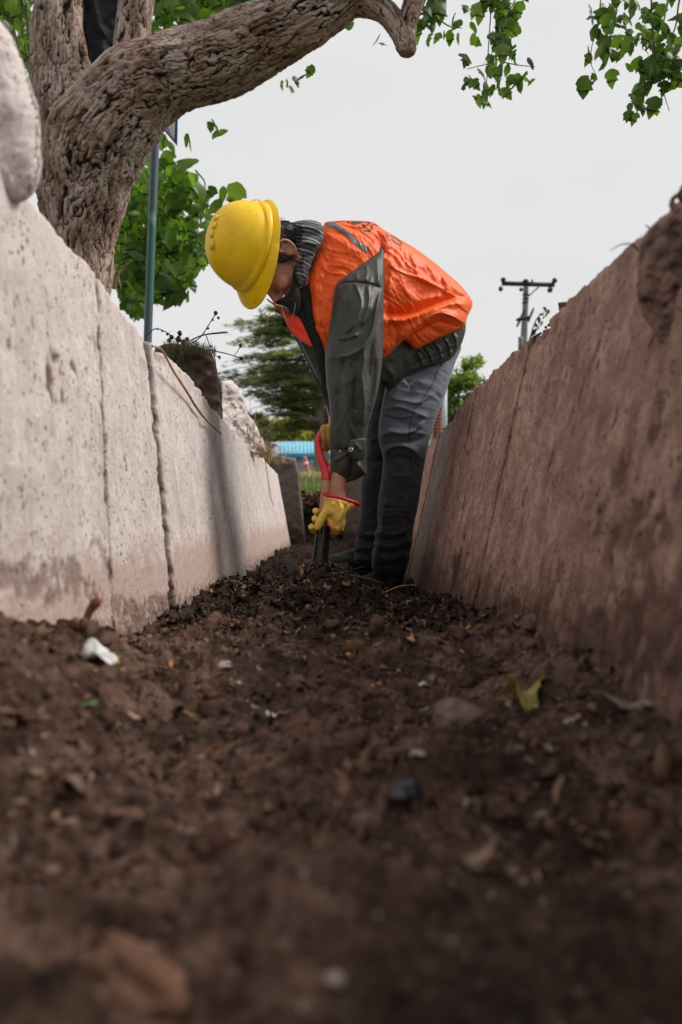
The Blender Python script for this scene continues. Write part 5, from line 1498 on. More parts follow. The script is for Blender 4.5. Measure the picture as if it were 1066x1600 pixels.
# ------------------------------------------------------------------ utility pole
uY = 27.0
ut = empty("utility_pole", P(811, 720, uY), category="utility pole", label="grey utility pole with a timber crossarm and insulators beyond the right wall")
def up(a, b):   # from a zoom of (750..890, 410..570)
    return (750 + a / 7.614, 410 + b / 7.614)
def utube(name, pts, mat, seg=12, n=4, dy=0.0, **kw):
    v, f, _ = ptube([(*up(a, b), uY + dy, r / 7.614) for a, b, r in pts], seg, n, **kw)
    return obj(name, mesh_np(name, rel(v, ut), f), mat, ut)
utube("pole", [(470, 2300, 62), (500, 1500, 52), (522, 950, 42), (535, 650, 36), (545, 420, 32), (550, 230, 30)], M_UTIL, 20, 6)
bx_ = [up(300, 232), up(880, 262)]
utube("crossarm", [(262, 250, 28), (545, 258, 28), (885, 268, 28)], M_UTILDARK, 8, 2, dy=-.5)
utube("brace", [(700, 292, 8), (640, 345, 7), (578, 402, 8)], M_UTILDARK, 8, 2, dy=-.5)
utube("lower_arm", [(440, 765, 10), (475, 690, 16), (510, 620, 16), (528, 560, 12)], M_UTILDARK, 8, 3, dy=-.6)
utube("lower_arm", [(575, 705, 12), (600, 640, 14), (622, 590, 14), (640, 545, 10)], M_UTILDARK, 8, 3, dy=-.6)
utube("strap", [(430, 690, 12), (480, 672, 22), (540, 668, 22), (600, 650, 18)], M_UTILDARK, 8, 3, dy=-.62)
for (a, b) in ((545, 385), (545, 435), (540, 480)):
    utube("clamp", [(a, b - 9, 38), (a, b + 9, 38)], M_UTILDARK, 14, 1)
for (a, b, rr, dx, dy) in ((278, 205, 34, 0, 30), (248, 318, 30, 0, -30), (545, 222, 36, 0, 28), (890, 215, 34, -18, 30), (833, 330, 34, 18, -30), (490, 325, 26, 10, -20), (622, 218, 14, 0, 20)):
    ins = [(a + dx, b + dy, rr * .4), (a + dx * .6, b + dy * .6, rr * .9), (a + dx * .4, b + dy * .4, rr * .55), (a, b, rr), (a - dx * .3, b - dy * .3, rr * .95), (a - dx * .7, b - dy * .7, rr * .5), (a - dx, b - dy, rr * .15)]
    utube("insulator", ins, M_CERAMIC, 14, 3, dy=-.55)
utube("junction_box", [(484, 890, 30), (486, 960, 30), (484, 1060, 30)], mat_simple("pale_green_box", (.16, .22, .20), .6), 8, 2, dy=-.4)
# ------------------------------------------------------------------ the worker
man = empty("person", P(605, 925, 2.8), category="person", label="worker in yellow hard hat and orange vest bending down to dig in the trench")
def part(name, v, f, mat, parent=man, **kw):
    return obj(name, mesh_np(name, rel(v, man), f), mat, parent, **kw)
def sub(name, v, f, mat, parent, **kw):      # parts have no offset of their own, so a sub-part shares their frame
    return obj(name, mesh_np(name, rel(v, man), f), mat, parent, **kw)

# head frame: fwd is where the face looks (down), up is the crown (to the left), left is towards the lens
fwd = np.array([-.13, .02, -1.0]); fwd /= np.linalg.norm(fwd)
upv = np.array([-.89, -.44, .08]); upv -= (upv @ fwd) * fwd; upv /= np.linalg.norm(upv)
lft = np.cross(upv, fwd)
HM = np.stack([fwd, lft, upv], 1)            # local (f, l, u) -> world
HS = 1.08
HC = P(447, 392, 2.46) - lft * .070 * HS
def H(f, l, u):
    return HC + HM @ (np.array([f, l, u]) * HS)
def hell(c, ax, rot=None):
    M_ = HM if rot is None else HM @ rot
    return ellipsoid(H(*c), np.array(ax) * HS, M_, 28, 18)
def htube(pts, rad, seg=10, n=5, flat=1.0):
    return tube([H(*p) for p in pts], np.array(rad) * HS, seg, n, flat=flat)[:2]
head = [hell((.012, 0, .055), (.096, .076, .088)), hell((.045, 0, -.005), (.058, .060, .085)), hell((.045, 0, -.045), (.052, .052, .050)),
        hell((.088, 0, -.083), (.022, .026, .020)), htube([(.0, .058, -.03), (.03, .055, -.062), (.07, .035, -.082), (.09, 0, -.088), (.07, -.035, -.082), (.03, -.055, -.062), (.0, -.058, -.03)], [.016, .017, .016, .016, .016, .017, .016]),
        htube([(.098, 0, .025), (.108, 0, .008), (.120, 0, -.010), (.126, 0, -.020), (.118, 0, -.030)], [.010, .010, .0125, .0135, .007]),
        hell((.108, .012, -.024), (.011, .008, .008)), hell((.108, -.012, -.024), (.011, .008, .008)),
        htube([(.094, .045, .030), (.102, .025, .034), (.103, 0, .030), (.102, -.025, .034), (.094, -.045, .030)], [.010, .011, .010, .011, .010]),
        hell((.078, .038, -.012), (.024, .022, .022)), hell((.078, -.038, -.012), (.024, .022, .022)),
        htube([(.088, .024, -.052), (.102, .010, -.046), (.105, 0, -.048), (.102, -.010, -.046), (.088, -.024, -.052)], [.004, .006, .0055, .006, .004]),
        htube([(.087, .022, -.056), (.099, .010, -.060), (.102, 0, -.061), (.099, -.010, -.060), (.087, -.022, -.056)], [.004, .0065, .007, .0065, .004])]
for s_ in (1, -1):    # ears: rim, bowl and lobe
    head += [hell((-.004, .074 * s_, -.004), (.018, .007, .028)),
             htube([(.014, .074 * s_, .010), (.006, .082 * s_, .028), (-.012, .087 * s_, .030), (-.024, .088 * s_, .012), (-.020, .084 * s_, -.010), (-.008, .078 * s_, -.026), (.004, .074 * s_, -.030)], [.004, .0048, .005, .005, .0048, .0055, .006], 8),
             htube([(-.002, .078 * s_, .018), (-.012, .081 * s_, .006), (-.010, .079 * s_, -.010)], [.003, .0035, .003], 8),
             htube([(.012, .074 * s_, -.004), (.008, .078 * s_, -.010)], [.004, .004], 8)]
neck = tube([H(-.01, 0, -.03), P(478, 396, 2.58), P(500, 400, 2.62)], [.046, .046, .052], 20, 6)[:2]
def limb(pts, seg=16):
    return ptube(pts, seg, 6)[:2]
torso_b = ptube([(498, 402, 2.62, 36), (530, 415, 2.66, 46), (570, 440, 2.69, 46), (610, 470, 2.75, 42), (648, 515, 2.84, 40), (660, 560, 2.88, 34)], 24, 6, flat=.6)[:2]
arm_n = limb([(545, 445, 2.62, 22), (562, 465, 2.54, 22), (556, 520, 2.46, 21), (550, 600, 2.44, 19), (543, 660, 2.44, 17), (533, 720, 2.44, 13), (529, 758, 2.435, 12), (528, 778, 2.43, 12)])
hand_n = [ptube([(528, 778, 2.43, 12), (524, 795, 2.44, 14), (518, 812, 2.45, 12)], 12, 4, flat=.7)[:2]] + [limb([(526 - 5 * k, 806, 2.44, 4), (520 - 5 * k, 818, 2.46, 3.6), (512 - 3 * k, 822, 2.485, 3.2), (504 - k, 820, 2.47, 2.8)], 8) for k in range(4)] + [limb([(516, 790, 2.43, 4.5), (504, 802, 2.425, 4), (500, 816, 2.425, 3.2)], 8)]
arm_f = limb([(512, 430, 2.78, 22), (502, 480, 2.78, 20), (504, 540, 2.74, 17), (516, 600, 2.68, 14), (524, 645, 2.62, 12), (524, 668, 2.58, 10)])
hand_f = [ptube([(520, 666, 2.58, 12), (517, 680, 2.56, 13), (514, 690, 2.55, 11)], 12, 4, flat=.7)[:2]] + [limb([(510 + 6 * k, 676, 2.53, 3.6), (507 + 6 * k, 668, 2.52, 3.4), (505 + 6 * k, 674, 2.505, 3.2), (506 + 6 * k, 686, 2.505, 2.8)], 8) for k in range(4)] + [limb([(520, 690, 2.56, 4), (514, 698, 2.55, 3.6), (507, 698, 2.54, 3)], 8)]
leg_n = limb([(668, 575, 2.90, 26), (650, 620, 2.81, 23), (636, 690, 2.73, 19), (632, 730, 2.73, 17), (626, 790, 2.76, 17), (618, 850, 2.81, 13), (615, 900, 2.84, 12), (616, 912, 2.85, 12)])
leg_f = limb([(640, 585, 2.96, 26), (618, 630, 2.94, 30), (600, 700, 2.94, 22), (596, 740, 2.95, 20), (586, 800, 2.97, 17), (578, 850, 3.0, 13), (576, 878, 3.03, 11)])
def foot(px, py, Y, yaw):
    c = P(px, py, Y) + np.array([0, 0, .035]); d = np.array([math.cos(yaw), math.sin(yaw), -.03])
    return tube([c + d * .02, c + d * .10, c + d * .20], [.026, .022, .014], 12, 4)[:2]
feet = [foot(620, 931, 2.86, math.pi + .60), foot(584, 896, 3.05, math.pi + .32)]
body_me = remesh("body", head + [neck, torso_b, arm_n, arm_f, leg_n, leg_f] + hand_n + hand_f + feet, 0.0036, 3, post=lambda c: c - np.array(man.location))
body = obj("body", body_me, M_SKIN, man)
for s_ in (1, -1):
    v, f = hell((.074, .030 * s_, .012), (.0115, .0115, .0115)); sub("eye", v, f, mat_simple("eye_white", (.6, .58, .55), .2), body)
v, f = merge([htube([(.098, .048 * s_, .033), (.107, .030 * s_, .040), (.108, .012 * s_, .036)], [.003, .0045, .004], 6) for s_ in (1, -1)])
sub("eyebrows", v, f, M_HAIR, body)

# hair: cap over the back and sides of the skull, with short strands
hp = [hell((-.012, 0, .045), (.092, .080, .082)), hell((-.052, 0, -.005), (.050, .068, .055)), hell((-.022, .056, .03), (.034, .016, .034)), hell((-.015, -.066, .02), (.034, .016, .034)),
      hell((.020, .070, .020), (.016, .007, .034)), hell((.020, -.070, .020), (.016, .007, .034)), hell((.016, .071, -.004), (.008, .006, .018))]
hme = remesh("hair", hp, .004, 2, post=lambda c: c + 0.004 * np.stack([fbm(c * 160, 2, 3), fbm(c * 160 + 9, 2, 4), fbm(c * 160, 2, 5)], 1) - np.array(man.location))
hair = obj("hair", hme, M_HAIR, man)
st = []
for k in range(520):
    f0, u0 = RNG.uniform(-.085, .03), RNG.uniform(-.045, .06)
    sgn = 1 if RNG.uniform() < .85 else -1
    l0 = sgn * (.082 - .25 * max(0, -f0 - .03)); 
    if -.032 < f0 < .012 and u0 < .036:
        continue
    a = H(f0, l0 * .97, u0); b = H(f0 + RNG.normal(-.002, .004), l0 * 1.03, u0 - RNG.uniform(.008, .020))
    st.append(tube([a, (a + b) / 2 + HM @ np.array([0, .002 * sgn, 0]), b], [.0009, .0008, .0003], 3, 1, caps=False)[:2])
v, f = merge(st); sub("strands", v, f, M_HAIR, hair, kind='stuff')

# hard hat ---------------------------------------------------------------
HO = H(-.004, 0, .070)
hat_fwd = np.array([-.20, .03, -1.0]); hat_fwd /= np.linalg.norm(hat_fwd)
hat_up = np.array([-.83, -.56, -.02]); hat_up -= (hat_up @ hat_fwd) * hat_fwd; hat_up /= np.linalg.norm(hat_up)
hat_l = np.cross(hat_up, hat_fwd)
HH = np.stack([hat_fwd, hat_l, hat_up], 1)
def hatgrid(fn, nu, nv):
    u = np.linspace(0, 2 * math.pi, nu, endpoint=False); v = np.linspace(0, 1, nv)
    U, V_ = np.meshgrid(u, v)
    p = fn(U.ravel(), V_.ravel())
    i, j = np.meshgrid(np.arange(nv - 1), np.arange(nu), indexing='ij')
    a = i * nu + j; b = i * nu + (j + 1) % nu
    q = np.stack([a.ravel(), b.ravel(), (b + nu).ravel(), (a + nu).ravel()], 1)
    return p, q
A0, B0, C0 = .131, .116, .142
def shell(u, v):
    # v: 0 brim edge .. 1 crown. squarish superellipse dome above a rolled brim with a longer peak in front
    cu, su = np.cos(u), np.sin(u)
    out = np.zeros((len(u), 3))
    peak = .032 * np.clip(cu, 0, 1) ** .7
    brim = .015 + peak + .004 * np.clip(-cu, 0, 1)
    k = v < .22
    t = np.where(k, v / .22, 1)
    ring = (1 - t) * brim
    ph = np.where(k, 0, (v - .22) / .78) * math.pi / 2
    cr, sr = np.cos(ph) ** .86, np.sin(ph)
    sr = np.where(k, 0, sr ** .95)
    base_f, base_l = A0 * cu, B0 * su
    out[:, 0] = np.where(k, base_f + cu * ring, base_f * cr)
    out[:, 1] = np.where(k, base_l + su * ring * .9, base_l * cr)
    droop = -.012 * (1 - t) ** 1.5 - .018 * np.clip(cu, 0, 1) ** 2 * (1 - t)
    out[:, 2] = np.where(k, droop + .010 * t, .010 + C0 * sr)
    # central ridge over the crown and the two gutters beside it
    rid = np.exp(-(out[:, 1] / .020) ** 4) * smoothstep(.02, .12, out[:, 2])
    out[:, 2] += .0012 * rid
    # step of the dome above the rim all round
    st_ = smoothstep(.035, .020, out[:, 2]) * (~k)
    out[:, 0] += .006 * st_ * cu; out[:, 1] += .006 * st_ * su
    # rain gutter flare at the back
    out[:, 2] += np.where(k, .010 * np.clip(-cu, 0, 1) * (1 - t), 0)
    return out
p, q = hatgrid(shell, 160, 90)
inner = p * np.array([.965, .965, .965]) - np.array([0, 0, .002])
nq = len(p)
q_in = q[:, ::-1] + nq
edge = np.arange(160)
qe = np.stack([edge, edge + nq, (edge + 1) % 160 + nq, (edge + 1) % 160], 1)
V = np.vstack([p, inner]) * 1.03
hat = obj("hard_hat", mesh_np("hard_hat", rel(V @ HH.T + HO, man), np.vstack([q, q_in, qe])), M_HELMET, man)
def on_hat(f, l, lift=.0015):
    u = C0 * max(0.0, 1 - (abs(f) / A0) ** 2.3 - (abs(l) / B0) ** 2.3) ** (1 / 2.1) + .010
    if abs(l) < .02:
        u += .001
    return (np.array([f, l, u + lift]) * 1.03) @ HH.T + HO
emb = []
for i, (f0, f1) in enumerate(((-.045, -.030), (-.022, -.004), (.002, .020), (.026, .054))):
    ls = (.014, .026) if i % 2 == 0 else (.016, .031)
    pts = [on_hat(f0, ls[0], .001), on_hat(f1, ls[0], .001), on_hat(f1, ls[1], .001), on_hat(f0, ls[1], .001)]
    top = [(a - HO) * 1.022 + HO for a in pts]
    emb.append((np.array(pts + top), np.array([(0, 1, 5), (0, 5, 4), (1, 2, 6), (1, 6, 5), (2, 3, 7), (2, 7, 6), (3, 0, 4), (3, 4, 7), (4, 5, 6), (4, 6, 7)])))
v, f = merge(emb); me = mesh_np("embossed_mark", rel(v, man), f, smooth=False)
sub_o = obj("embossed_mark", me, M_HELMET, hat)
rib = [( .118 * math.cos(a), .0985 * math.sin(a)) for a in np.linspace(math.pi * .62, math.pi * 1.38, 24)]
rim_pts = []
for a in np.linspace(0, 2 * math.pi, 60, endpoint=False):
    rim_pts.append((np.array([(A0 + .004) * math.cos(a), (B0 + .004) * math.sin(a), .020 + .016 * max(0, -math.cos(a))]) * 1.03) @ HH.T + HO)
rim_pts = np.array(rim_pts + rim_pts[:1])
v, f, _ = tube(rim_pts, np.full(len(rim_pts), .0018), 8, 1, caps=False)
sub("rim_bead", v, f, M_HELMET, hat)

# torso: jacket underneath, vest over it --------------------------------------
Yt = lambda a, b: 2.56 + (a - 500) * .00085
jk_out = [(474, 404), (485, 372), (506, 356), (583, 360), (660, 412), (715, 475), (728, 508), (726, 525), (720, 541), (708, 559), (697, 566), (672, 572), (650, 580), (634, 588), (618, 602), (606, 609), (597, 596), (592, 640), (560, 650), (530, 640), (505, 615), (488, 575), (470, 540), (455, 505), (444, 478), (452, 452)]
vj, fj = inflate(jk_out, lambda a, b: Yt(a, b) + .075 + .03 * float(smoothstep(520, 480, a)), .62, [([(648, 540), (664, 552), (668, 566)], 3, 4, 5), ([(668, 533), (680, 548), (684, 562)], 3, 4, 5), ([(690, 528), (700, 540), (702, 556)], 3, 4, 5), ([(705, 520), (712, 534), (712, 548)], 3, 4, 4),
                                              ([(655, 566), (690, 548), (718, 532)], 3, 4, -3), ([(600, 570), (618, 590), (612, 604)], 5, 6, 4)], s=2.2, nz_amp=2.2, nz_scale=.10, cap=34, seed=3)
part("jacket", vj, fj, M_JACKET)
vest_out = [(505, 348), (517, 345), (545, 344), (583, 346), (590, 351), (598, 358), (624, 373), (648, 387), (667, 401), (684, 414), (701, 429), (718, 443), (732, 460), (740, 474), (735, 486), (729, 498), (729, 508), (710, 519), (688, 528), (668, 537), (648, 548), (640, 538), (632, 531), (625, 538), (617, 545), (608, 555), (598, 561), (570, 566), (545, 562), (520, 560), (512, 590), (504, 572), (507, 545), (497, 528), (488, 511), (486, 490), (484, 465), (481, 442), (484, 425), (490, 405), (498, 390), (503, 374)]
vest_folds = [
    ([(598, 488), (622, 491), (646, 489), (664, 482), (681, 474), (702, 466), (722, 464)], 4, 9, -11),     # long dark crease across the back
    ([(600, 500), (630, 502), (655, 492), (680, 482), (705, 474), (728, 476)], 5, 6, 6),
    ([(600, 552), (622, 536), (636, 522), (655, 507), (681, 489), (694, 489), (710, 495), (729, 507)], 2.2, 10, 9), # rolled edge of the front panel
    ([(634, 530), (655, 514), (681, 499), (700, 503), (724, 512)], 3, 5, -9),
    ([(641, 429), (660, 434), (675, 443), (700, 457), (716, 466)], 2.0, 2.0, 3.0),                          # side seam
    ([(604, 410), (625, 424), (648, 432), (676, 444), (700, 452)], 2.0, 2.5, 3.0),
    ([(690, 432), (699, 445), (704, 460)], 3, 4, 4), ([(668, 414), (680, 430), (684, 446)], 3, 4, 3), ([(640, 398), (650, 412), (652, 428)], 3, 4, 2.6),
    ([(612, 405), (612, 430), (607, 455)], 4, 5, 3.5), ([(625, 440), (640, 462), (648, 480)], 5, 6, 3),
    ([(606, 470), (608, 500), (604, 530)], 3, 5, -4), ([(612, 500), (622, 520), (618, 540)], 4, 5, -4), ([(655, 470), (690, 462), (722, 468)], 5, 6, 4),
    ([(488, 480), (500, 505), (508, 540)], 4, 5, 4), ([(486, 495), (494, 508), (505, 516)], 3, 3, -5), ([(495, 400), (492, 440), (495, 480)], 6, 8, 3),
    ([(510, 365), (535, 378), (560, 396)], 6, 7, 2.5), ([(535, 350), (560, 360), (585, 380)], 5, 5, -2.5), ([(520, 395), (510, 430), (506, 470)], 6, 6, -3),
    ([(596, 362), (604, 374), (608, 390)], 3, 4, 5), ([(660, 500), (672, 515), (690, 520)], 6, 7, -4)]
vv_, vf_ = inflate(vest_out, Yt, .66, vest_folds, s=1.6, smooth=1, nz_amp=2.0, nz_scale=.09, cap=72, seed=4, ridge=[((.75, .66), 2.4, .11, 605, 520), ((.25, 1), 1.2, .16, 640, 480)])
vest = part("safety_vest", vv_, vf_, M_VEST)
bvh_v = BVHTree.FromPolygons([Vector(a) for a in vv_], [tuple(int(i) for i in t) for t in vf_])
def ribbon(name, pts, w, mat, parent, bvh, lift=.0022, taper=False, step=1.2, closed=False):
    """a printed or sewn band laid on a garment: centre line in photograph pixels, width w pixels"""
    q = resample(chaikin(np.array(pts, float), 2, False) if len(pts) > 2 else np.array(pts, float), step, closed=False)
    T = np.gradient(q, axis=0); T /= np.linalg.norm(T, axis=1)[:, None] + 1e-9
    N = np.stack([-T[:, 1], T[:, 0]], 1)
    ww = np.full(len(q), w / 2.0)
    if taper:
        t = np.linspace(0, 1, len(q)); ww *= .35 + .65 * np.sin(math.pi * t) ** .5
    V, okr = [], []
    m = max(2, int(w / 1.5) + 1)
    for i in range(len(q)):
        row = []
        for s in np.linspace(-1, 1, m):
            a, b = q[i] + N[i] * ww[i] * s
            d = Vector(P(a, b, 1.0)).normalized()
            h = bvh.ray_cast(Vector((0, 0, 0)), d)
            row.append(None if h[0] is None else np.array(h[0] - d * lift))
        V.append(row)
    verts, faces, idx = [], [], {}
    for i in range(len(q)):
        for j in range(m):
            if V[i][j] is not None:
                idx[(i, j)] = len(verts); verts.append(V[i][j])
    for i in range(len(q) - 1):
        for j in range(m - 1):
            ks = [(i, j), (i + 1, j), (i + 1, j + 1), (i, j + 1)]
            if all(k in idx for k in ks):
                p4 = [verts[idx[k]] for k in ks]
                if max(np.linalg.norm(p4[0] - p4[2]), np.linalg.norm(p4[1] - p4[3])) < .03:
                    faces.append([idx[k] for k in ks])
    if not faces:
        return None
    # reverse so normals face the lens, add thickness
    va = np.array(verts); fa = np.array(faces)
    return va, fa
def ribbons(name, strokes, w, mat, parent, bvh, lift=.0022):
    vs, fs, o = [], [], 0
    for s in strokes:
        r = ribbon(name, s, w, mat, parent, bvh, lift)
        if r:
            vs.append(r[0]); fs.append(r[1] + o); o += len(r[0])
    if vs:
        return sub(name, np.vstack(vs), np.vstack(fs), mat, parent)
ribbons("grey_band", [[(509, 349), (521, 351), (533, 358), (545, 367), (553, 375), (561, 383), (568, 388), (577, 389)]], 7.5, M_GREYBAND, vest, bvh_v)
ribbons("grey_band", [[(505, 349.5), (530, 345.8), (556, 345.6), (580, 347)]], 1.4, M_GREYBAND, vest, bvh_v)
def zt(l):   # from a zoom of (535..645, 335..395)
    return [(535 + a / 9.69, 335 + b / 9.69) for a, b in l]
S_ = [zt([(535, 178), (500, 152), (465, 150), (442, 172), (452, 205), (440, 232), (395, 250), (350, 248), (322, 232)])]
E_ = [zt([(232, 172), (262, 200), (300, 212)]), zt([(300, 212), (345, 190), (385, 150), (440, 122)]), zt([(372, 150), (330, 132), (360, 122)]), zt([(262, 195), (300, 175), (335, 160)]), zt([(440, 125), (400, 112), (360, 112)])]
E_ = [zt([(300, 212), (345, 178), (392, 142), (425, 128)]), zt([(300, 212), (265, 198), (235, 172)]), zt([(348, 178), (320, 162), (300, 158)]), zt([(425, 128), (395, 116), (365, 112)])]
R_ = [zt([(190, 150), (225, 135), (262, 112)]), zt([(190, 150), (160, 142), (135, 128)]), zt([(135, 128), (165, 112), (200, 108)]), zt([(175, 130), (205, 120), (225, 108)])]
V__ = [zt([(118, 122), (95, 118), (75, 108)]), zt([(240, 128), (280, 118), (315, 106)])]
ribbons("lettering", S_ + E_ + R_ + V__, 2.0, M_BLACK, vest, bvh_v)
C_ = [zt([(745, 362), (775, 395), (815, 430), (860, 458), (892, 462), (902, 445), (880, 410), (840, 375), (800, 348), (765, 330), (735, 320)])]
small = [zt([(650, 300), (668, 325), (682, 350)]), zt([(668, 305), (690, 335)]), zt([(690, 318), (700, 345)]), zt([(665, 345), (690, 368), (735, 395)]), zt([(690, 385), (722, 392)]), zt([(640, 285), (655, 296)])]
ribbons("lettering", C_, 1.7, M_BLACK, vest, bvh_v)
ribbons("lettering", small, 1.0, M_BLACK, vest, bvh_v)
M_SEAM = mat_simple("pale_orange_piping", (.95, .28, .11), .5)
ribbons("seam", [[(603, 411), (620, 421), (644, 431), (675, 444), (700, 457)]], 1.1, M_SEAM, vest, bvh_v)
ribbons("edge_binding", [[(600, 556), (612, 545), (624, 533), (636, 521), (655, 505.5), (681, 487.5), (694, 488), (710, 494), (729, 506)]], 1.1, M_SEAM, vest, bvh_v, .003)
# the armhole loop at the top of the sleeve and the far front edge of the vest
v, f = inflate([(597, 380), (603, 378), (607, 386), (605, 396), (600, 406), (603, 420), (610, 432), (604, 436), (599, 425), (598, 400)], lambda a, b: 2.575, .8, s=1.2, smooth=2)
part("armhole_edge", v, f, M_LAPEL)
v, f = inflate([(416, 465), (428, 474), (441, 482), (450, 489), (464, 490), (473, 504), (481, 523), (491, 545), (474, 535), (458, 523), (448, 507), (441, 490), (428, 477), (417, 469)], lambda a, b: 2.55 - (a - 440) * .0008, .55, [([(448, 500), (460, 512), (476, 526)], 4, 4, -3)], s=1.4, smooth=1)
part("vest_lapel", v, f, M_LAPEL)
v, f = inflate([(446, 478), (452, 466), (466, 452), (484, 425), (490, 470), (492, 510), (508, 545), (512, 590), (506, 612), (497, 575), (484, 528), (470, 498), (458, 488)], lambda a, b: 2.53, .5, [([(470, 470), (478, 500), (492, 535)], 3, 3, -3)], s=1.8)
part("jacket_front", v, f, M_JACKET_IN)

vhem, fhem = inflate([(596, 545), (640, 530), (700, 505), (726, 500), (729, 512), (725, 528), (720, 541), (708, 559), (697, 566), (672, 572), (650, 580), (634, 588), (618, 602), (606, 609), (598, 600), (596, 575)],
    lambda a, b: 2.735 + (a - 660) * .0004, .7, [([(648, 545), (656, 556), (661, 572)], 2, 4, 4), ([(662, 540), (672, 552), (676, 568)], 2, 3, 4), ([(678, 534), (688, 546), (690, 562)], 2, 4, 4), ([(694, 528), (703, 540), (704, 556)], 2, 3, 4), ([(708, 520), (714, 532), (713, 548)], 2, 3, 3),
    ([(636, 574), (660, 562), (690, 554), (716, 540)], 1.5, 2.5, -2.5), ([(610, 565), (622, 580), (618, 596)], 4, 5, 4), ([(600, 560), (606, 580), (604, 600)], 3, 4, 3)], s=1.6, cap=13, nz_amp=2.2, nz_scale=.12, seed=6)
part("jacket_hem", vhem, fhem, M_JACKET)
# collar of the striped shirt
v, f = inflate([(447, 353), (458, 347), (470, 344), (483, 343), (495, 345), (504, 350), (506, 362), (504, 378), (496, 392), (490, 405), (485, 420), (482, 430), (477, 442), (472, 452), (467, 451), (462, 440), (458, 425), (458, 405), (461, 395), (459, 385), (455, 372), (450, 362)],
               lambda a, b: 2.51, .95, [([(450, 358), (470, 352), (502, 358)], 3, 4, 3), ([(455, 368), (475, 362), (503, 370)], 3, 4, -3), ([(461, 386), (475, 378), (499, 382)], 3, 4, 4), ([(460, 400), (472, 402), (490, 398)], 3, 4, -4), ([(466, 392), (464, 420), (470, 448)], 3, 4, 4), ([(478, 395), (472, 415), (476, 435)], 3, 4, 3)], s=1.5, nz_amp=2, nz_scale=.12)
part("striped_collar", v, f, M_STRIPE)
v, f = inflate([(459, 392), (462, 400), (461, 420), (463, 440), (470, 455), (470, 480), (463, 494), (455, 484), (444, 478), (429, 474), (433, 469), (440, 466), (448, 460), (455, 452), (458, 440), (457, 430), (457, 405)], lambda a, b: 2.495, .7, s=1.4, nz_amp=1.5, nz_scale=.15)
part("dark_neckerchief", v, f, M_JACKET_IN)
v, f, _ = ptube([(441, 480, 2.45, .35), (444, 492, 2.44, .35), (449, 501, 2.435, .35), (455, 501, 2.435, .35), (459, 490, 2.44, .35), (462, 474, 2.45, .35)], 6, 8)
part("neck_chain", v, f, mat_simple("dull_chain", (.2, .2, .2), .5, Metallic=.5))

# sleeves ------------------------------------------------------------------
def Ys(a, b):
    return float(np.interp(b, [378, 400, 430, 480, 560, 680, 760], [2.585, 2.555, 2.50, 2.455, 2.435, 2.44, 2.445]))
sl_out = [(600, 381), (590, 391), (576, 403), (560, 416), (543, 429), (528, 441), (523, 450), (520, 473), (516, 503), (512, 530), (509, 545), (508, 560), (509, 580), (511, 602), (514, 625), (516, 645), (516, 680), (516, 720), (517, 753), (529, 755), (542, 754), (553, 751), (563, 746), (574, 741), (573, 730), (571, 722), (573, 712), (572, 684), (576, 662), (582, 644), (588, 622), (593, 600), (596, 575), (598, 558), (599, 520), (600, 470), (600, 430)]
sl_folds = [
    ([(596, 452), (591, 470), (587, 487), (583, 515), (573, 536), (558, 549), (537, 558), (513, 553)], 2.4, 8, 8.0),     # the big overlapping fold
    ([(594, 470), (590, 500), (583, 530), (578, 560), (576, 600)], 4, 5, -5),
    ([(553, 440), (560, 455), (566, 473), (560, 495), (550, 512), (535, 520)], 3, 5, 5.0),
    ([(545, 470), (540, 495), (522, 520)], 8, 8, -4), ([(575, 445), (578, 470), (572, 495), (562, 510)], 3, 4, 4),
    ([(588, 400), (590, 420), (592, 445)], 3, 4, 3.5), ([(572, 412), (574, 428), (570, 440)], 3, 4, 3.5), ([(556, 425), (558, 436)], 3, 4, 3),
    ([(520, 446), (540, 441), (562, 441), (580, 444), (601, 451)], 1.6, 1.6, -4.5),                                        # yoke seam
    ([(572, 545), (568, 562), (565, 580), (567, 605), (570, 635), (566, 660)], 3.0, 5, 6.0),
    ([(535, 588), (539, 605), (541, 630), (545, 655), (549, 680)], 2.2, 5, 5.5), ([(528, 600), (530, 640), (530, 680), (532, 720)], 6, 6, -4.5),
    ([(556, 590), (554, 615), (556, 645)], 4, 4, -4), ([(586, 560), (584, 590), (578, 625), (570, 655)], 4, 6, -4), ([(548, 560), (545, 580), (552, 600)], 4, 4, 3),
    ([(524, 530), (545, 528), (560, 522)], 3, 4, 3.0), ([(517, 700), (535, 708), (548, 700)], 2, 4, -3), ([(517, 722), (530, 718), (545, 706)], 1.5, 3, 2.5), ([(556, 722), (566, 735), (572, 742)], 4, 4, 5), ([(550, 716), (549, 735), (546, 752)], 4, 5, -5)]
v, f = inflate(sl_out, Ys, .80, sl_folds, s=1.5, smooth=1, nz_amp=1.0, nz_scale=.09, seed=8, stretch=(1, .6), ridge=[((-.15, 1), 1.4, .12, 560, 600)])
slv = part("jacket_sleeve", v, f, M_JACKET)
bvh_s = BVHTree.FromPolygons([Vector(a) for a in v], [tuple(int(i) for i in t) for t in f])
M_STITCH = mat_simple("pale_stitching", (.10, .10, .09), .8)
ribbons("stitching", [[(x, 442 - 3.5 + (x - 525) * .06), (x + 1.5, 442 + (x - 525) * .10)] for x in np.arange(530, 600, 2.6)], .6, M_STITCH, slv, bvh_s, .0015)
v, f = inflate([(549, 687), (560, 685), (572, 683), (573, 700), (572, 713), (565, 718), (557, 720), (550, 716), (545, 708), (543, 700), (545, 692)], lambda a, b: 2.395 + (a - 558) * .0008, .45, [([(556, 693), (565, 705)], 3, 3, 1.5)], s=1.3, cap=4)
tab = part("cuff_tab", v, f, M_JACKET)
bvh_t = BVHTree.FromPolygons([Vector(a) for a in v], [tuple(int(i) for i in t) for t in f])
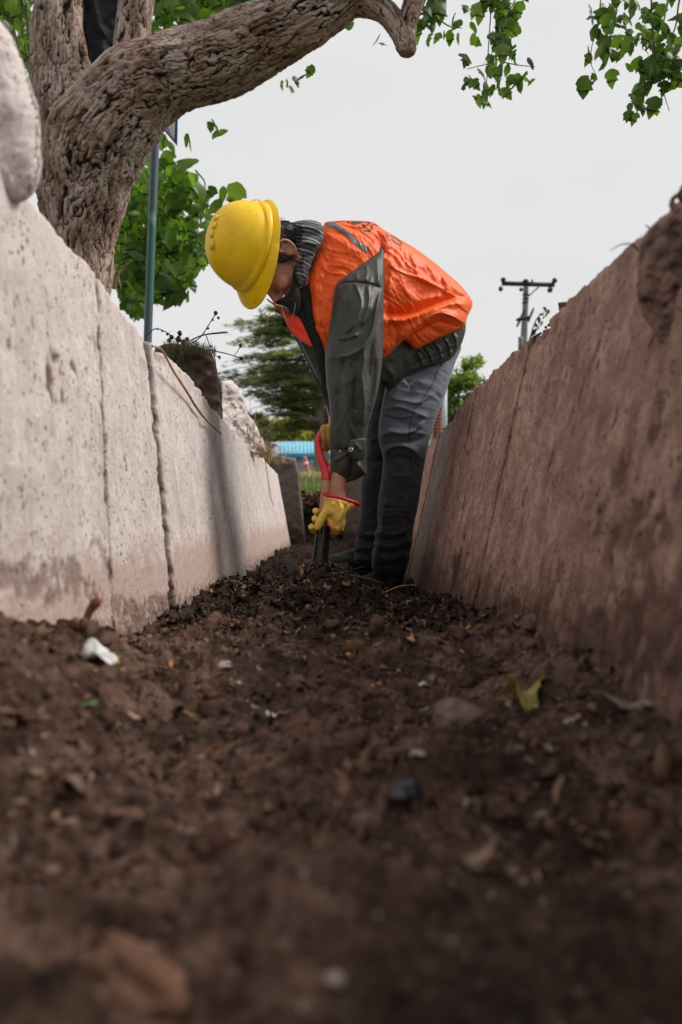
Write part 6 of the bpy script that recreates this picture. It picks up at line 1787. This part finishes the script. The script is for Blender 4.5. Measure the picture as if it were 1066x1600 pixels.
for q_ in ([(551, 689.5), (560, 687.5), (570.5, 686)], [(570.5, 712), (564, 715.5), (557, 717.5), (551, 714.5)]):
    ribbons("stitching", [q_], .7, M_STITCH, tab, bvh_t, .0015)
h = bvh_t.ray_cast(Vector((0, 0, 0)), Vector(P(548.5, 703, 1)).normalized())
bc = np.array(h[0]) if h[0] is not None else P(548.5, 703, 2.37)
e = ellipsoid(bc + [0, -.001, 0], (.0085, .003, .0085), None, 18, 10); sub("button", e[0], e[1], mat_simple("button_metal", (.13, .13, .12), .35, Metallic=.6), tab)
a = np.linspace(0, 2 * math.pi, 21)
v, f, _ = tube(np.stack([bc[0] + .005 * np.cos(a), np.full(21, bc[1] - .004), bc[2] + .005 * np.sin(a)], 1), np.full(21, .0011), 6, 1, caps=False); sub("button_ring", v, f, M_SILVER, tab)
# far sleeve
v, f = inflate([(452, 505), (462, 500), (480, 505), (500, 520), (520, 560), (532, 600), (545, 640), (548, 668), (530, 678), (518, 672), (516, 655), (511, 635), (503, 618), (494, 598), (483, 572), (470, 545), (458, 525)], lambda a, b: 2.74 - (b - 520) * .0011, .8, [([(480, 540), (500, 580), (515, 620)], 4, 5, -3), ([(500, 600), (512, 612), (530, 615)], 3, 3, 3)], s=2, nz_amp=2)
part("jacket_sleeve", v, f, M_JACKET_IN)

# trousers -------------------------------------------------------------------
def Yn(a, b):
    return float(np.interp(b, [530, 600, 700, 800, 900, 930], [2.84, 2.78, 2.70, 2.73, 2.79, 2.80]))
nl = [(640, 570), (665, 556), (700, 545), (716, 541), (722, 540), (720, 548), (712, 565), (704, 590), (697, 614), (688, 638), (680, 658), (674, 680), (668, 701), (664, 724), (660, 746), (657, 768), (654, 788), (650, 806), (646, 824), (645, 840), (644, 854), (641, 862), (641, 872), (637, 884), (634, 896), (622, 900), (600, 899), (584, 894), (580, 884), (582, 874), (580, 862), (586, 856), (583, 848), (588, 841), (584, 833), (591, 825), (590, 808), (590, 797), (592, 775), (596, 752), (598, 734), (599, 716), (595, 702), (591, 686), (592, 665), (594, 647), (599, 622), (602, 606), (605, 598), (620, 582)]
nf = [
    ([(600, 640), (622, 634), (645, 643), (668, 652)], 3, 6, 5.5), ([(606, 622), (632, 626), (655, 632), (680, 612)], 2.5, 5, 4.5), ([(598, 652), (625, 655), (650, 668)], 5, 5, -5),
    ([(593, 682), (612, 674), (634, 680), (655, 668), (664, 655)], 3, 6, 6), ([(594, 694), (620, 692), (648, 690), (664, 680)], 4, 5, -5.5), ([(597, 709), (612, 700), (626, 694), (645, 702), (655, 712)], 3, 6, 5.5),
    ([(604, 720), (628, 712), (648, 722)], 5, 6, -4.5), ([(600, 735), (620, 745), (640, 742)], 5, 7, 2.5), ([(615, 595), (640, 590), (665, 600)], 4, 6, 3.5), ([(640, 608), (665, 590), (690, 570)], 5, 5, 3),
    ([(604, 780), (598, 810), (594, 835)], 4, 6, 3), ([(630, 760), (628, 800), (634, 830)], 6, 6, -2.5),
    ([(588, 829), (605, 836), (625, 836), (640, 824)], 3, 5, 5), ([(586, 838), (606, 845), (630, 836)], 2, 4, -4), ([(583, 845), (600, 856), (622, 855), (643, 841)], 3, 6, 5), ([(590, 862), (612, 864), (640, 853)], 2, 4, -5),
    ([(580, 864), (594, 874), (615, 876), (638, 864)], 3, 6, 5), ([(588, 884), (610, 884), (632, 874)], 2, 4, -4), ([(620, 800), (630, 825), (638, 850)], 4, 6, 3)]
v, f = inflate(nl, Yn, .88, nf, s=1.7, smooth=1, cap=40, nz_amp=1.5, nz_scale=.08, seed=12, ridge=[((1, .25), 2.2, .10, 620, 700)])
leg = part("trouser_leg", v, f, M_TROUSER, label="near leg of the grey jogging trousers")
bvh_l = BVHTree.FromPolygons([Vector(a) for a in v], [tuple(int(i) for i in t) for t in f])
M_DSEAM = mat_simple("dark_trouser_seam", (.018, .018, .022), .9)
ribbons("side_seam", [[(692, 566), (688, 574), (682, 581), (680, 592), (673, 606), (662, 621), (651, 636), (643, 650), (640, 665), (640, 690), (642, 720), (643, 760)]], 1.0, M_DSEAM, leg, bvh_l, .0015)
ribbons("seam_stitching", [[(690, 567), (685.5, 575), (679.5, 582), (677.5, 592), (670.5, 605), (659.5, 619.5), (648.5, 634.5), (640.5, 649)]], .6, mat_simple("grey_stitching", (.16, .17, .20), .8), leg, bvh_l, .0012)
def zl(l):   # from a zoom of (600..670, 570..620)
    return [(600 + a / 15.23, 570 + b / 15.23) for a, b in l]
cat = [[(445, 350), (480, 322), (505, 345)], [(400, 405), (430, 392), (470, 400)], [(470, 340), (500, 380), (530, 420), (570, 460), (605, 480)], [(455, 370), (495, 415), (530, 455), (575, 480)], [(600, 480), (640, 455), (690, 405), (735, 375), (755, 372)], [(595, 470), (600, 520), (590, 570), (600, 610), (600, 640)], [(582, 470), (588, 520), (592, 560)]]
ribbons("logo", [zl(c) for c in cat[2:4]], 2.6, M_WHITE_PRINT, leg, bvh_l, .0016)
ribbons("logo", [zl(c) for c in cat[:2] + cat[4:]], 1.2, M_WHITE_PRINT, leg, bvh_l, .0018)
txt = [[(335, 600), (355, 520)], [(355, 522), (395, 530), (388, 565), (350, 568)], [(412, 545), (398, 592), (425, 606), (440, 560)], [(448, 620), (462, 545), (478, 590), (500, 550), (500, 622)], [(515, 628), (535, 560), (556, 565), (552, 632)], [(520, 600), (552, 602)]]
ribbons("logo_lettering", [zl(c) for c in txt], .75, M_WHITE_PRINT, leg, bvh_l, .0016)
ribbons("pocket_seam", [zl([(120, 715), (250, 680), (380, 655), (520, 648), (640, 635), (740, 600)])], .7, mat_simple("grey_piping", (.20, .21, .24), .8), leg, bvh_l, .0015)
fl_ = [(600, 560), (640, 560), (640, 640), (630, 720), (622, 790), (610, 850), (606, 884), (585, 888), (562, 884), (553, 876), (554, 868), (552, 860), (556, 854), (553, 846), (559, 839), (555, 830), (560, 820), (563, 808), (564, 790), (564, 770), (564, 755), (569, 735), (572, 716), (572, 695), (572, 674), (575, 650), (580, 620), (588, 590)]
v, f = inflate(fl_, lambda a, b: 2.94, .85, [([(556, 828), (575, 838), (600, 834)], 3, 4, 6), ([(556, 838), (580, 846), (600, 842)], 2, 3, -6), ([(555, 852), (575, 858), (600, 856)], 3, 4, 6), ([(554, 861), (580, 866)], 2, 3, -6), ([(553, 872), (575, 876), (600, 874)], 3, 4, 6), ([(574, 690), (590, 686), (600, 700)], 3, 5, 4), ([(574, 716), (588, 722), (600, 716)], 3, 5, -4)], s=2.2, nz_amp=2)
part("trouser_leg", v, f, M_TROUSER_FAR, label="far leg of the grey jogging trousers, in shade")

# shoes -----------------------------------------------------------------------
def shoe(px, py, Y, yaw, L=.29, W=.052, Hh=.075):
    c = P(px, py, Y)     # heel on the ground
    d = np.array([math.cos(yaw), math.sin(yaw), 0]); s = np.array([-d[1], d[0], 0]); u = np.array([0, 0, 1.0])
    def g(a, b, h):
        return c + d * a * L + s * b * W + u * h
    M_ = np.stack([d, s, u], 1)
    up_ = [ellipsoid(g(.12, 0, .045), (.052, .040, .052), M_), ellipsoid(g(.42, 0, .038), (.095, .044, .042), M_), ellipsoid(g(.75, 0, .030), (.075, .050, .032), M_),
           tube([g(.10, 0, .05), g(.06, 0, .10), g(.05, 0, .13)], [.045, .042, .045], 16, 4)[:2],
           tube([g(.25, 0, .075), g(.55, 0, .052), g(.70, 0, .040)], [.026, .022, .016], 10, 4)[:2]]
    sole = [ellipsoid(g(.10, 0, .010), (.056, .044, .012), M_), ellipsoid(g(.45, 0, .010), (.12, .042, .012), M_), ellipsoid(g(.76, 0, .011), (.080, .053, .013), M_)]
    mu = remesh("shoe", up_, .004, 2, post=lambda q: q - np.array(man.location)); so = obj("shoe", mu, M_SHOE, man)
    ms = remesh("sole", sole, .004, 2, post=lambda q: q - np.array(man.location)); obj("sole", ms, mat_simple("black_rubber", (.018, .017, .017), .8), so)
    lc = []
    for k in range(5):
        a = .30 + .08 * k
        lc.append(tube([g(a, -.45, .070 - .012 * k), g(a + .03, 0, .098 - .013 * k), g(a + .06, .45, .070 - .012 * k)], [.0025] * 3, 6, 4)[:2])
    v, f = merge(lc); sub("laces", v, f, M_SHOE, so)
shoe(620, 931, 2.86, math.pi + .60)
shoe(584, 896, 3.05, math.pi + .32)

# gloves ------------------------------------------------------------------------
def fing(pts, seg=12):
    return ptube(pts, seg, 6)[:2]
Yg = 2.425
gv, gf = inflate([(508, 776), (520, 777), (534, 780), (548, 785), (558, 790), (554, 796), (544, 800), (541, 810), (540, 820), (537, 828), (531, 832), (524, 833), (517, 828), (512, 818), (507, 808), (503, 800), (505, 788)], lambda a, b: Yg, .75,
                 [([(514, 806), (519, 812), (528, 824)], 1.6, 2.4, -6), ([(512, 812), (516, 822), (520, 830)], 2, 3, 4), ([(531, 782), (534, 800), (532, 815)], 3, 2, 2.5), ([(541, 788), (537, 800), (536, 815)], 1.5, 2.5, -3), ([(520, 782), (517, 795), (516, 805)], 4, 4, 2)], s=1.2, nz_amp=1.0, nz_scale=.15)
glove_parts = [(gv, gf),
    fing([(520, 792, Yg - .006, 7), (510, 800, Yg - .012, 7.2), (502, 812, Yg - .014, 6.8), (497, 823, Yg - .012, 6.2), (496, 827, Yg - .010, 5)]),              # thumb down along the shaft
    fing([(533, 824, Yg + .012, 6.5), (526, 830, Yg + .030, 6.4), (513, 832, Yg + .050, 6.2), (500, 831, Yg + .048, 6.2), (490, 827, Yg + .030, 6.0), (486, 822, Yg + .014, 5.2)]),
    fing([(534, 814, Yg + .016, 6.8), (526, 818, Yg + .038, 6.6), (512, 818, Yg + .056, 6.4), (500, 816, Yg + .050, 6.2), (493, 812, Yg + .032, 5.6), (492, 809, Yg + .022, 5)]),
    fing([(534, 803, Yg + .016, 6.8), (526, 805, Yg + .038, 6.6), (513, 804, Yg + .056, 6.4), (502, 802, Yg + .048, 6.0), (494, 799, Yg + .030, 5.4), (493, 797, Yg + .022, 4.6)]),
    fing([(530, 794, Yg + .016, 6.0), (523, 794, Yg + .034, 5.8), (513, 792, Yg + .048, 5.4), (505, 790, Yg + .042, 4.8)])]
gm = remesh("glove", glove_parts, .0022, 3, post=lambda c: c - np.array(man.location))
gl = obj("glove", gm, M_GLOVE, man, label="near glove gripping the shovel shaft")
v, f, _ = ptube([(505.5, 771, Yg - .02, 2.2), (512, 774.5, Yg - .036, 2.6), (524, 776, Yg - .044, 2.8), (536, 779, Yg - .046, 2.8), (548, 783, Yg - .040, 2.8), (557, 786, Yg - .015, 2.8), (559, 788, Yg + .015, 2.8), (548, 782, Yg + .036, 2.4), (530, 777, Yg + .042, 2.4), (512, 772, Yg + .03, 2.2), (505.5, 771, Yg, 2.2), (505.5, 771, Yg - .02, 2.2)], 10, 6)
sub("cuff_binding", v, f, M_RED, gl)
v, f = inflate([(506, 771), (520, 774), (536, 777), (550, 782), (560, 787), (556, 794), (545, 797), (530, 795), (516, 792), (506, 790)], lambda a, b: Yg, 1.0, [([(547, 784), (542, 795)], 2, 2, -4), ([(528, 779), (530, 794)], 2, 3, 2)], s=1.2)
sub("cuff", v, f, M_GLOVE, gl)
v, f, _ = ptube([(512, 818, Yg - .030, 1.3), (517, 823, Yg - .033, 1.6), (520, 830, Yg - .030, 1.6)], 8, 5); sub("red_lining", v, f, mat_simple("orange_red_lining", (.75, .10, .03), .6), gl)
Yh = 2.50
fgp = [ptube([(524, 668, Yh + .04, 10), (516, 680, Yh + .045, 11), (514, 692, Yh + .04, 9)], 14, 4, flat=.8)[:2]]
for k in range(4):
    a = 505 + 7.5 * k
    fgp.append(fing([(a + 3, 690, Yh + .045, 5), (a, 678, Yh + .040, 5.4), (a + 1, 669, Yh + .012, 5.6), (a + 1, 672, Yh - .016, 5.4), (a + 2, 684, Yh - .026, 5.4), (a + 4, 695, Yh - .020, 4.8), (a + 5, 702, Yh - .006, 4.2)]))
fgp.append(fing([(520, 694, Yh + .04, 5), (512, 700, Yh + .02, 4.6), (508, 702, Yh, 4.0)]))
gm = remesh("glove", fgp, .0022, 3, post=lambda c: c - np.array(man.location))
obj("glove", gm, M_GLOVE_DARK, man, label="far glove closed on the red handle grip, in shade")

# ------------------------------------------------------------------ shovel
sh = empty("shovel", P(500, 900, 2.43), category="shovel", label="shovel with red D-shaped grip, wooden shaft and black socket, dug into the soil")
def spart(name, pts, mat, seg=20, n=6, **kw):
    v, f, _ = ptube(pts, seg, n, **kw)
    return obj(name, mesh_np(name, rel(v, sh), f), mat, sh)
SY = lambda t: 2.50 - .06 * t
spart("shaft", [(512, 744, 2.486, 9.2), (511.5, 760, 2.48, 9.6), (510, 780, 2.47, 9.4), (507, 812, 2.46, 9.6), (505, 838, 2.455, 9.4)], M_WOOD, 24)
sock = spart("socket", [(506, 822, 2.457, 10.5), (505, 832, 2.455, 11), (502, 860, 2.445, 12), (499, 890, 2.435, 13.2), (497, 905, 2.43, 14)], M_STEEL, 28,
      disp=None)
# the blade, mostly below the heap
u = np.linspace(-1, 1, 21); w = np.linspace(0, 1, 25)
Ux, Wx = np.meshgrid(u, w)
half = .115 * np.clip(1 - (Wx - .05) ** 6 * .9, .1, 1) * (1 - .85 * smoothstep(.72, 1.0, Wx)) * (0.25 + .75 * smoothstep(0, .08, Wx))
b0 = P(497.5, 903, 2.43)
bx_ = b0[0] + Ux * half - .02 * Wx; bz_ = b0[2] - .25 * Wx; by_ = b0[1] - .05 * Wx + .030 * (Ux ** 2) * np.sign(1) - .012
Vb = np.stack([bx_.ravel(), by_.ravel(), bz_.ravel()], 1)
i, j = np.meshgrid(np.arange(24), np.arange(20), indexing='ij')
qb = np.stack([(i * 21 + j).ravel(), (i * 21 + j + 1).ravel(), ((i + 1) * 21 + j + 1).ravel(), ((i + 1) * 21 + j).ravel()], 1)
nb_ = len(Vb)
obj("blade", mesh_np("blade", rel(np.vstack([Vb, Vb + [0, .003, 0]]), sh), np.vstack([qb[:, ::-1], qb + nb_])), M_STEEL, sh)
v1 = ptube([(512, 744, 2.487, 9.5), (508, 732, 2.49, 8.5), (503, 718, 2.493, 7.2), (499, 704, 2.495, 6.2), (497, 690, 2.495, 5.4), (500, 680, 2.495, 5.2), (505, 676, 2.495, 5)], 16, 6, flat=.8)[:2]
v2 = ptube([(512, 744, 2.487, 9.5), (520, 731, 2.49, 8.2), (529, 718, 2.493, 7), (535, 704, 2.495, 6), (538, 690, 2.495, 5.4), (536, 681, 2.495, 5.2), (531, 676, 2.495, 5)], 16, 6, flat=.8)[:2]
v3 = ptube([(500, 677, 2.495, 5.2), (518, 675, 2.495, 5.6), (536, 677, 2.495, 5.2)], 16, 5)[:2]
v4 = ptube([(512, 752, 2.483, 10.2), (512, 738, 2.488, 10.2)], 18, 2)[:2]
gme = remesh("grip", [v1, v2, v3, v4], .0022, 3, post=lambda c: c - np.array(sh.location))
obj("grip", gme, M_RED_PLASTIC, sh)
